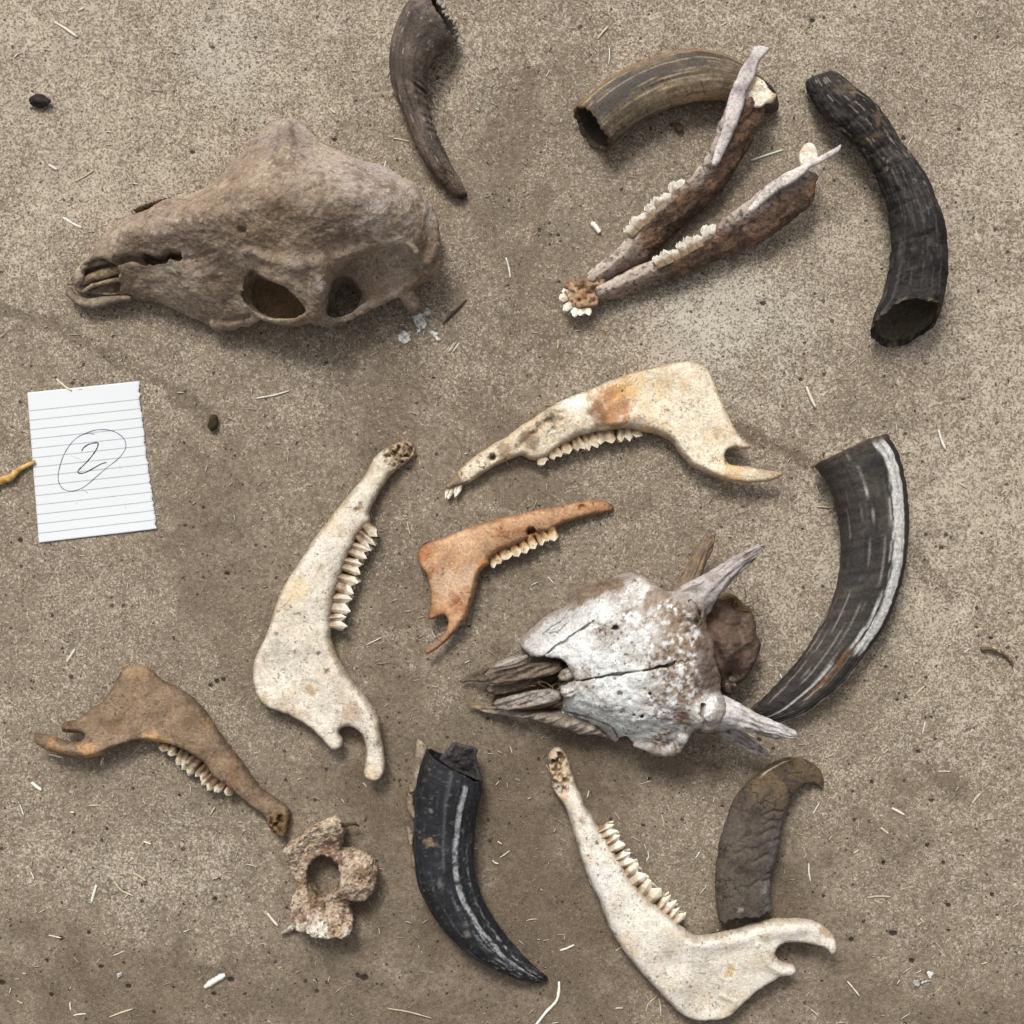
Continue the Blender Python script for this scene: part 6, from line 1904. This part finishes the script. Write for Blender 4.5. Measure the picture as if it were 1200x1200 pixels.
# ------------------------------------------------------------------ straw, droppings and crumbs
def loose(name, label, cat, V, F, col, mat, group=None):
    """one small thing that is a single mesh; V in plan units"""
    V = np.asarray(V, float)
    c = V.mean(0)
    W = np.c_[(V[:, 0] - c[0]) * S, -(V[:, 1] - c[1]) * S, (V[:, 2] - V[:, 2].min()) * S]
    o = mk(name, W, F, col, mat)
    o.location = ((c[0] - 600) * S, -(c[1] - 600) * S, -.35 * S)
    o['label'], o['category'] = label, cat
    if group:
        o['group'] = group
    return o


def sliver(pts, w_, hgt=.35, n=10, seed=0, lift=0.0):
    p = catmull(np.array(pts, float), n)
    T = np.gradient(p, axis=0)
    T /= np.linalg.norm(T, axis=1, keepdims=True) + 1e-9
    Nn = np.c_[-T[:, 1], T[:, 0]]
    rs = np.random.default_rng(seed)
    s_ = np.linspace(0, 1, n)
    rr = (w_ / 2 * (1 - .35 * np.abs(2 * s_ - 1) ** 4) * (1 + rs.uniform(-.15, .15, n)))[:, None]
    z_ = 1 + lift * np.sin(s_ * np.pi * .5)
    h_ = max(.5, w_ * hgt)
    V = np.vstack([np.c_[p + Nn * rr, z_], np.c_[p + Nn * rr * .35, z_ + h_], np.c_[p - Nn * rr * .35, z_ + h_], np.c_[p - Nn * rr, z_]])
    i = np.arange(n - 1)
    F = np.vstack([np.stack([i + a * n, i + 1 + a * n, i + 1 + b * n, i + b * n], 1) for a, b in ((0, 1), (1, 2), (2, 3), (3, 0))])
    e = np.array([[0, n, 2 * n, 3 * n], [4 * n - 1, 3 * n - 1, 2 * n - 1, n - 1]])
    return V, np.vstack([F, e])


STRAWC = [rgb(224, 218, 200), rgb(214, 206, 184), rgb(202, 190, 162), rgb(232, 230, 218), rgb(190, 178, 152)]
straws = [((64, 26), (91, 44), 4), ((93, 12), (99, 9), 3), ((57, 193), (67, 199), 4.5), ((74, 255), (96, 267), 3.6), ((149, 203), (155, 215), 1.6), ((150, 215), (162, 216), 1.6), ((16, 68), (23, 62), 1.8), ((37, 917), (49, 926), 5), ((23, 943), (28, 956), 2), ((104, 944), (115, 944), 2.6), ((82, 952), (87, 952), 2.4), ((168, 986), (177, 989), 3),
          ((156, 1023), (171, 1032), 3), ((107, 1058), (113, 1037), 4), ((247, 955), (252, 946), 2.6), ((36, 1022), (40, 1030), 2), ((57, 1096), (72, 1099), 1.8), ((133, 1120), (146, 1114), 1.8), ((313, 1070), (326, 1085), 4), ((20, 1173), (27, 1176), 2.4), ((82, 1175), (83, 1184), 2.4), ((86, 1190), (101, 1188), 2.2), ((128, 1192), (156, 1182), 2.2), ((593, 302), (598, 326), 2.6), ((945, 453), (956, 478), 4.6), ((1100, 504), (1108, 527), 3.8), ((1125, 567), (1133, 572), 1.6),
          ((1073, 814), (1083, 804), 2.2), ((1081, 860), (1084, 846), 2), ((1035, 883), (1040, 878), 2.6), ((1045, 947), (1060, 955), 3.6), ((1032, 970), (1041, 977), 3.2), ((1139, 942), (1149, 930), 3.2), ((948, 1012), (950, 1033), 2.2), ((1016, 1052), (1044, 1051), 2.6), ((993, 1150), (1007, 1167), 2), ((1099, 904), (1114, 904), 1.8), ((455, 1182), (506, 1193), 2), ((656, 1114), (673, 1107), 2.8), ((617, 1079), (629, 1077), 1.6), ((299, 467), (339, 458), 2.4), ((66, 444), (84, 458), 3),
          ((700, 46), (713, 31), 2.8), ((713, 76), (714, 57), 1.6), ((773, 134), (777, 147), 2.4), ((730, 311), (750, 317), 2), ((429, 756), (447, 747), 1.6), ((461, 162), (480, 166), 2.2), ((451, 198), (452, 189), 2), ((506, 116), (512, 128), 1.6), ((387, 127), (393, 133), 1.8), ((688, 935), (690, 927), 2), ((820, 1048), (828, 1038), 1.8), ((815, 1006), (820, 998), 1.8), ((721, 1182), (730, 1181), 2.6), ((953, 954), (960, 941), 1.8), ((525, 413), (532, 402), 1.8), ((653, 409), (654, 399), 1.8), ((78, 776), (88, 761), 4), ((154, 886), (166, 872), 1.8), ((118, 897), (121, 888), 2.2), ((57, 884), (74, 888), 2.2),
          ((477, 612), (481, 627), 1.6), ((642, 676), (649, 684), 1.4), ((506, 739), (511, 748), 2.4), ((583, 986), (588, 989), 2), ((586, 1005), (597, 997), 1.8), ((957, 594), (973, 595), 2), ((914, 790), (918, 799), 2.2), ((527, 412), (535, 400), 1.6), ((538, 402), (531, 412), 2), ((78, 36), (86, 41), 1.6), ((1180, 60), (1190, 52), 1.6), ((1064, 170), (1070, 160), 1.4), ((1160, 345), (1166, 352), 1.6), ((690, 1030), (694, 1038), 1.4), ((215, 1092), (222, 1089), 1.6), ((45, 1070), (52, 1066), 1.4), ((1130, 765), (1136, 760), 1.4), ((575, 120), (583, 124), 1.4), ((640, 90), (644, 82), 1.4), ((845, 30), (852, 26), 1.4), ((560, 60), (565, 67), 1.4), ((250, 120), (254, 113), 1.4), ((200, 60), (207, 62), 1.4), ((1000, 1000), (1006, 996), 1.4), ((1150, 1130), (1157, 1128), 1.6), ((1075, 1085), (1080, 1080), 1.4)]
ANCHORS = [(80, 330, 'the muddy skull muzzle'), (200, 190, 'the muddy skull nose ridge'), (340, 130, 'the muddy skull brow'), (300, 395, 'the muddy skull eye socket'), (500, 390, 'the chalky splatter'), (47, 119, 'the dark oval dropping'), (250, 496, 'the greenish dropping'), (100, 540, 'the ruled paper'), (60, 880, 'the hook of the brown jaw'), (150, 800, 'the plate of the brown jaw'), (230, 930, 'the teeth of the brown jaw'), (330, 975, 'the tip of the brown jaw'), (340, 1030, 'the vertebra'), (160, 1120, 'the tiny white crust'),
           (480, 520, 'the tip of the large cream-white jaw'), (440, 700, 'the teeth of the large cream-white jaw'), (530, 690, 'the hook of the orange jaw'), (660, 640, 'the teeth of the orange jaw'), (530, 580, 'the front teeth of the ochre-stained jaw'), (640, 420, 'the back of the ochre-stained jaw'), (900, 470, 'the plate of the ochre-stained jaw'), (500, 130, 'the slender top horn'), (690, 60, 'the tan horn mouth'), (790, 150, 'the inside curve of the tan horn'), (680, 330, 'the chin of the lower jaw'), (900, 250, 'the right branch of the lower jaw'), (1100, 200, 'the long black horn'), (1060, 500, 'the base of the striped horn'), (960, 650, 'the inside curve of the striped horn'), (1080, 750, 'the outside curve of the striped horn'), (560, 930, 'the base of the blue-black horn'), (610, 1060, 'the inside curve of the blue-black horn'), (640, 1160, 'the tip of the blue-black horn'), (480, 1150, 'the back of the blue-black horn'), (690, 920, 'the porous tip of the white bottom jaw'), (770, 1020, 'the teeth of the white bottom jaw'), (720, 1150, 'the back of the white bottom jaw'), (980, 1110, 'the hook of the white bottom jaw'), (960, 920, 'the hooked tip of the grey horn'), (940, 1020, 'the grey horn body'), (1100, 930, 'the brown stain beyond the grey horn'), (1085, 1140, 'the white crusty specks'), (930, 840, 'the lower horn core of the white skull'), (600, 780, 'the nose of the white skull')]
for i, (a, b, w_) in enumerate(straws):
    mid = ((a[0] + b[0]) / 2 + random.uniform(-.06, .06) * abs(b[1] - a[1]), (a[1] + b[1]) / 2 + random.uniform(-.06, .06) * abs(b[0] - a[0]))
    V, F = sliver([a, mid, b], w_, seed=i, lift=random.uniform(0, 1.2))
    c = np.tile(STRAWC[i % 5] if w_ < 3.4 else STRAWC[3 if i % 2 else 0], (len(V), 1)) * random.uniform(.85, 1.02)
    mx_, my_ = (a[0] + b[0]) / 2, (a[1] + b[1]) / 2
    near = min(ANCHORS, key=lambda q: math.hypot(q[0] - mx_, q[1] - my_))[2]
    wd = 'hair-thin' if w_ < 1.75 else 'thin' if w_ < 2.3 else 'narrow' if w_ < 3.1 else 'broad'
    ln_ = math.hypot(b[0] - a[0], b[1] - a[1])
    loose('straw_piece', f"{wd} {'long ' if ln_ > 24 else 'very short ' if ln_ < 10 else 'short '}pale straw near {near}", 'straw', V, F, c, M_STRAW, 'short straw pieces on the concrete')
for pts, w_, lab, ci in (([(626, 1204), (640, 1186), (652, 1173), (655, 1160), (655, 1150)], 4.2, 'long bent pale straw beside the tip of the blue-black horn', 3),
                         ([(880, 188), (898, 182), (917, 176)], 3.2, 'long pale straw between the two branches of the lower jaw', 3),
                         ([(240, 1157), (252, 1149), (264, 1142)], 8, 'broad white split straw below the brown jaw', 3),
                         ([(693, 261), (698, 266), (703, 273)], 8, 'broad white double straw above the chin of the lower jaw', 3),
                         ([(134, 1033), (142, 1043), (157, 1050)], 2, 'thin curved straw below the brown jaw', 2),
                         ([(87, 213), (97, 208), (110, 200)], 1.8, 'thin forked dark straw near the muddy skull muzzle', 4),
                         ([(757, 1010), (760, 1004), (759, 997)], 2.2, 'small curled straw between the white jaw teeth and grey horn', 1),
                         ([(577, 1008), (580, 1011), (584, 1012)], 2.4, 'tiny curled straw beside the blue-black horn', 1),
                         ([(757, 1186), (760, 1176), (769, 1168)], 1.5, 'thin curved straw lying against the bottom white jaw', 2),
                         ([(772, 1170), (774, 1180), (774, 1190)], 1.5, 'thin straight straw lying against the bottom white jaw', 1)):
    V, F = sliver(pts, w_, seed=len(lab), n=14, lift=.8)
    loose('straw_piece', lab, 'straw', V, F, np.tile(STRAWC[ci], (len(V), 1)), M_STRAW, 'longer straws on the concrete')


def rod(pts, r, seed, n=30, k=10, rough=.5):
    p = catmull(np.array([q[:2] for q in pts], float), n)
    z_ = np.interp(np.linspace(0, len(pts) - 1, n), range(len(pts)), [q[2] for q in pts])
    rr = np.interp(np.linspace(0, len(r) - 1, n), range(len(r)), r)
    T = np.gradient(p, axis=0)
    T /= np.linalg.norm(T, axis=1, keepdims=True) + 1e-9
    Nn = np.c_[-T[:, 1], T[:, 0]]
    V = []
    for j in range(k):
        an = 2 * np.pi * j / k
        q = 1 + rough * .3 * vnoise(np.c_[np.arange(n) * .4, np.full(n, j * .7), np.full(n, seed)])
        V.append(np.c_[p + Nn * (math.cos(an) * rr * q)[:, None], z_ + math.sin(an) * rr * q])
    V = np.stack(V, 1).reshape(-1, 3)
    i = np.arange(n - 1)[:, None] * k
    j = np.arange(k)[None]
    F = np.stack([i + j, i + (j + 1) % k, i + k + (j + 1) % k, i + k + j], -1).reshape(-1, 4)
    return V, F


V, F = rod([(-12, 571, 3), (4, 563, 3), (14, 560, 3.4), (19, 554, 3.2), (28, 548, 2.6), (42, 541, 1.4)], [3.8, 4.2, 4.4, 3.4, 2.8, 2.2], 3)
loose('dry_stem', 'yellow dry plant stem running under the ruled paper', 'stem', V, F, mixc(np.tile(rgb(206, 170, 104), (len(V), 1)), rgb(170, 130, 72), sstep(-.2, .5, fbm(V, 9, 3, 2))), M_STRAW)
V, F = rod([(1149, 761, 2), (1160, 760, 2.4), (1172, 764, 2.4), (1182, 772, 2), (1187, 781, 1.5), (1189, 790, 1)], [2.6, 2.8, 2.4, 2.0, 1.0, .6], 4)
loose('twig', 'small curled dark twig with pale bark, right of the striped horn', 'twig', V, F, mixc(np.tile(rgb(96, 78, 56), (len(V), 1)), rgb(206, 196, 170), sstep(.1, .4, fbm(V, 7, 3, 2))), M_STRAW)
V, F = rod([(519, 380, 1), (528, 370, 1.4), (537, 361, 1.4), (547, 351, 1)], [.9, 1.5, 1.6, .8], 5)
loose('twig', 'thin dark brown twig beside the back of the muddy skull', 'twig', V, F, np.tile(rgb(70, 52, 38), (len(V), 1)), M_STRAW)


def lump(cx, cy, rx, ry, rz, rot, seed, noise=.35, n=14, m=20):
    th = np.linspace(0, np.pi, n)[1:-1]
    ph = np.linspace(0, 2 * np.pi, m, endpoint=False)
    T, Pp = np.meshgrid(th, ph, indexing='ij')
    d = np.stack([np.sin(T) * np.cos(Pp), np.sin(T) * np.sin(Pp), np.cos(T)], -1).reshape(-1, 3)
    d = np.vstack([d, [[0, 0, 1], [0, 0, -1]]])
    r = 1 + noise * fbm(d * 10 + seed * 7, 9, 3, seed)
    V = d * r[:, None] * np.array([rx, ry, rz])
    c, s_ = math.cos(rot), math.sin(rot)
    V = np.c_[V[:, 0] * c - V[:, 1] * s_ + cx, V[:, 0] * s_ + V[:, 1] * c + cy, V[:, 2] + rz]
    nr = n - 2
    i = np.arange(nr - 1)[:, None] * m
    j = np.arange(m)[None]
    F = np.stack([i + j, i + (j + 1) % m, i + m + (j + 1) % m, i + m + j], -1).reshape(-1, 4)
    j = np.arange(m)
    top = np.stack([(j + 1) % m, j, np.full(m, nr * m)], 1)
    bot = np.stack([(nr - 1) * m + j, (nr - 1) * m + (j + 1) % m, np.full(m, nr * m + 1)], 1)
    return V, [F, np.vstack([top, bot])]


for cx, cy, rx, ry, rz, rot, lab, colr in ((47, 119, 12, 7.5, 5, .12, 'dark oval dropping beyond the muddy skull muzzle', rgb(52, 44, 44)), (250.5, 496, 5.5, 9, 5, .1, 'small dark greenish dropping to the right of the ruled paper', rgb(58, 52, 34)), (795, 151, 6.5, 4.5, 4, .7, 'small brown soil crumb under the tan horn', rgb(92, 70, 52)), (787, 146, 2.5, 2, 2, .3, 'tiny brown soil crumb beside the tan horn', rgb(84, 64, 48))):
    V, F = lump(cx, cy, rx, ry, rz, rot, int(cx) % 9 + 1)
    c = mixc(np.tile(colr, (len(V), 1)), colr * 1.9, sstep(.2, .7, fbm(V, 4, 3, 3)) * .6)
    loose('dropping' if 'dropping' in lab else 'soil_crumb', lab, 'dropping' if 'dropping' in lab else 'soil crumb', V, F, c, M_SOIL)

# chalky white splatter by the back of the muddy skull: a thin crust in several patches
def crust(name, label, cx, cy, sx, sy, seed, thr, extra=()):
    st = .8
    gx, gy = np.arange(cx - sx, cx + sx, st), np.arange(cy - sy, cy + sy, st)
    X, Y = np.meshgrid(gx, gy, indexing='ij')
    P = np.c_[X.ravel(), Y.ravel()]
    f = fbm(P, 12, 4, seed) + .9 * fbm(P, 4, 3, seed + 3) * .6 + thr - 1.6 * np.clip(np.hypot((P[:, 0] - cx) / sx, (P[:, 1] - cy) / sy), 0, 1.2) ** 2
    for (x, y, r) in extra:
        f = np.maximum(f, 1.2 * (1 - np.hypot(P[:, 0] - x, P[:, 1] - y) / r) + .5 * fbm(P, 4, 3, seed + 1))
    F2 = f.reshape(X.shape)
    ok = (F2[:-1, :-1] > 0) & (F2[1:, :-1] > 0) & (F2[1:, 1:] > 0) & (F2[:-1, 1:] > 0)
    n2 = len(gy)
    ii = np.argwhere(ok)
    a = ii[:, 0] * n2 + ii[:, 1]
    Fq = np.stack([a, a + n2, a + n2 + 1, a + 1], 1)
    used, inv = np.unique(Fq, return_inverse=True)
    Fq = inv.reshape(Fq.shape)
    Vp = np.c_[P[used], 1.0 + np.clip(f[used], 0, 1) * 1.6]
    nn = len(Vp)
    Vb = Vp.copy()
    Vb[:, 2] = .2
    # skirts so that the crust is solid
    ed = {}
    for q in Fq:
        for k in range(4):
            e_ = (q[k], q[(k + 1) % 4])
            if (e_[1], e_[0]) in ed:
                del ed[(e_[1], e_[0])]
            else:
                ed[e_] = 1
    E = np.array(list(ed))
    Fs = np.stack([E[:, 1], E[:, 0], E[:, 0] + nn, E[:, 1] + nn], 1)
    V = np.vstack([Vp, Vb])
    c = mixc(np.tile(rgb(232, 230, 226), (len(V), 1)), rgb(140, 136, 132), sstep(.0, .6, fbm(V, 5, 3, seed + 6)) * .8)
    return loose(name, label, 'splatter', V, [np.vstack([Fq, Fq[:, ::-1] + nn, Fs])], c, M_ROUGHBONE)


crust('dried_splatter', 'chalky white dried splatter beside the back of the muddy skull', 487, 376, 20, 27, 5, .28, [(474, 396, 8), (492, 374, 8), (500, 366, 5)])
crust('dried_splatter', 'faint curved white smear next to the chalky splatter', 515, 396, 13, 8, 9, .02, [(506, 389, 3), (511, 393, 3.2), (514, 398, 3.2)])
crust('dried_splatter', 'small white crusty speck cluster on the concrete below the white jaw hook', 1083, 1148, 15, 10, 12, .05, [(1074, 1152, 4), (1091, 1141, 4)])
crust('dried_splatter', 'tiny white crust on the concrete under the brown jaw', 139, 1143, 5, 7, 14, .1, [(141, 1142, 3)])

# fine chaff, too small and too many to count
rch = np.random.default_rng(21)
Vs, Fs, Cs, off = [], [], [], 0
for i in range(1100):
    x, y = rch.uniform(-20, 1220, 2)
    a = rch.uniform(0, np.pi)
    L_ = rch.uniform(1.2, 4.2) if rch.random() < .9 else rch.uniform(4, 7)
    V, F = sliver([(x - math.cos(a) * L_, y - math.sin(a) * L_), (x + rch.uniform(-.5, .5), y + rch.uniform(-.5, .5)), (x + math.cos(a) * L_, y + math.sin(a) * L_)], rch.uniform(.5, 1.3), n=4, seed=i)
    V[:, 2] -= .6
    Vs.append(V); Fs.append(F + off); off += len(V)
    Cs.append(np.tile(STRAWC[rch.integers(0, 5)] * rch.uniform(.6, .95), (len(V), 1)))
V = np.vstack(Vs)
o = mk('chaff', np.c_[(V[:, 0] - 600) * S, -(V[:, 1] - 600) * S, V[:, 2] * S], [np.vstack(Fs)], np.vstack(Cs), M_STRAW)
o['kind'] = 'stuff'
o['label'], o['category'] = 'fine pale chaff scattered over the concrete floor', 'chaff'
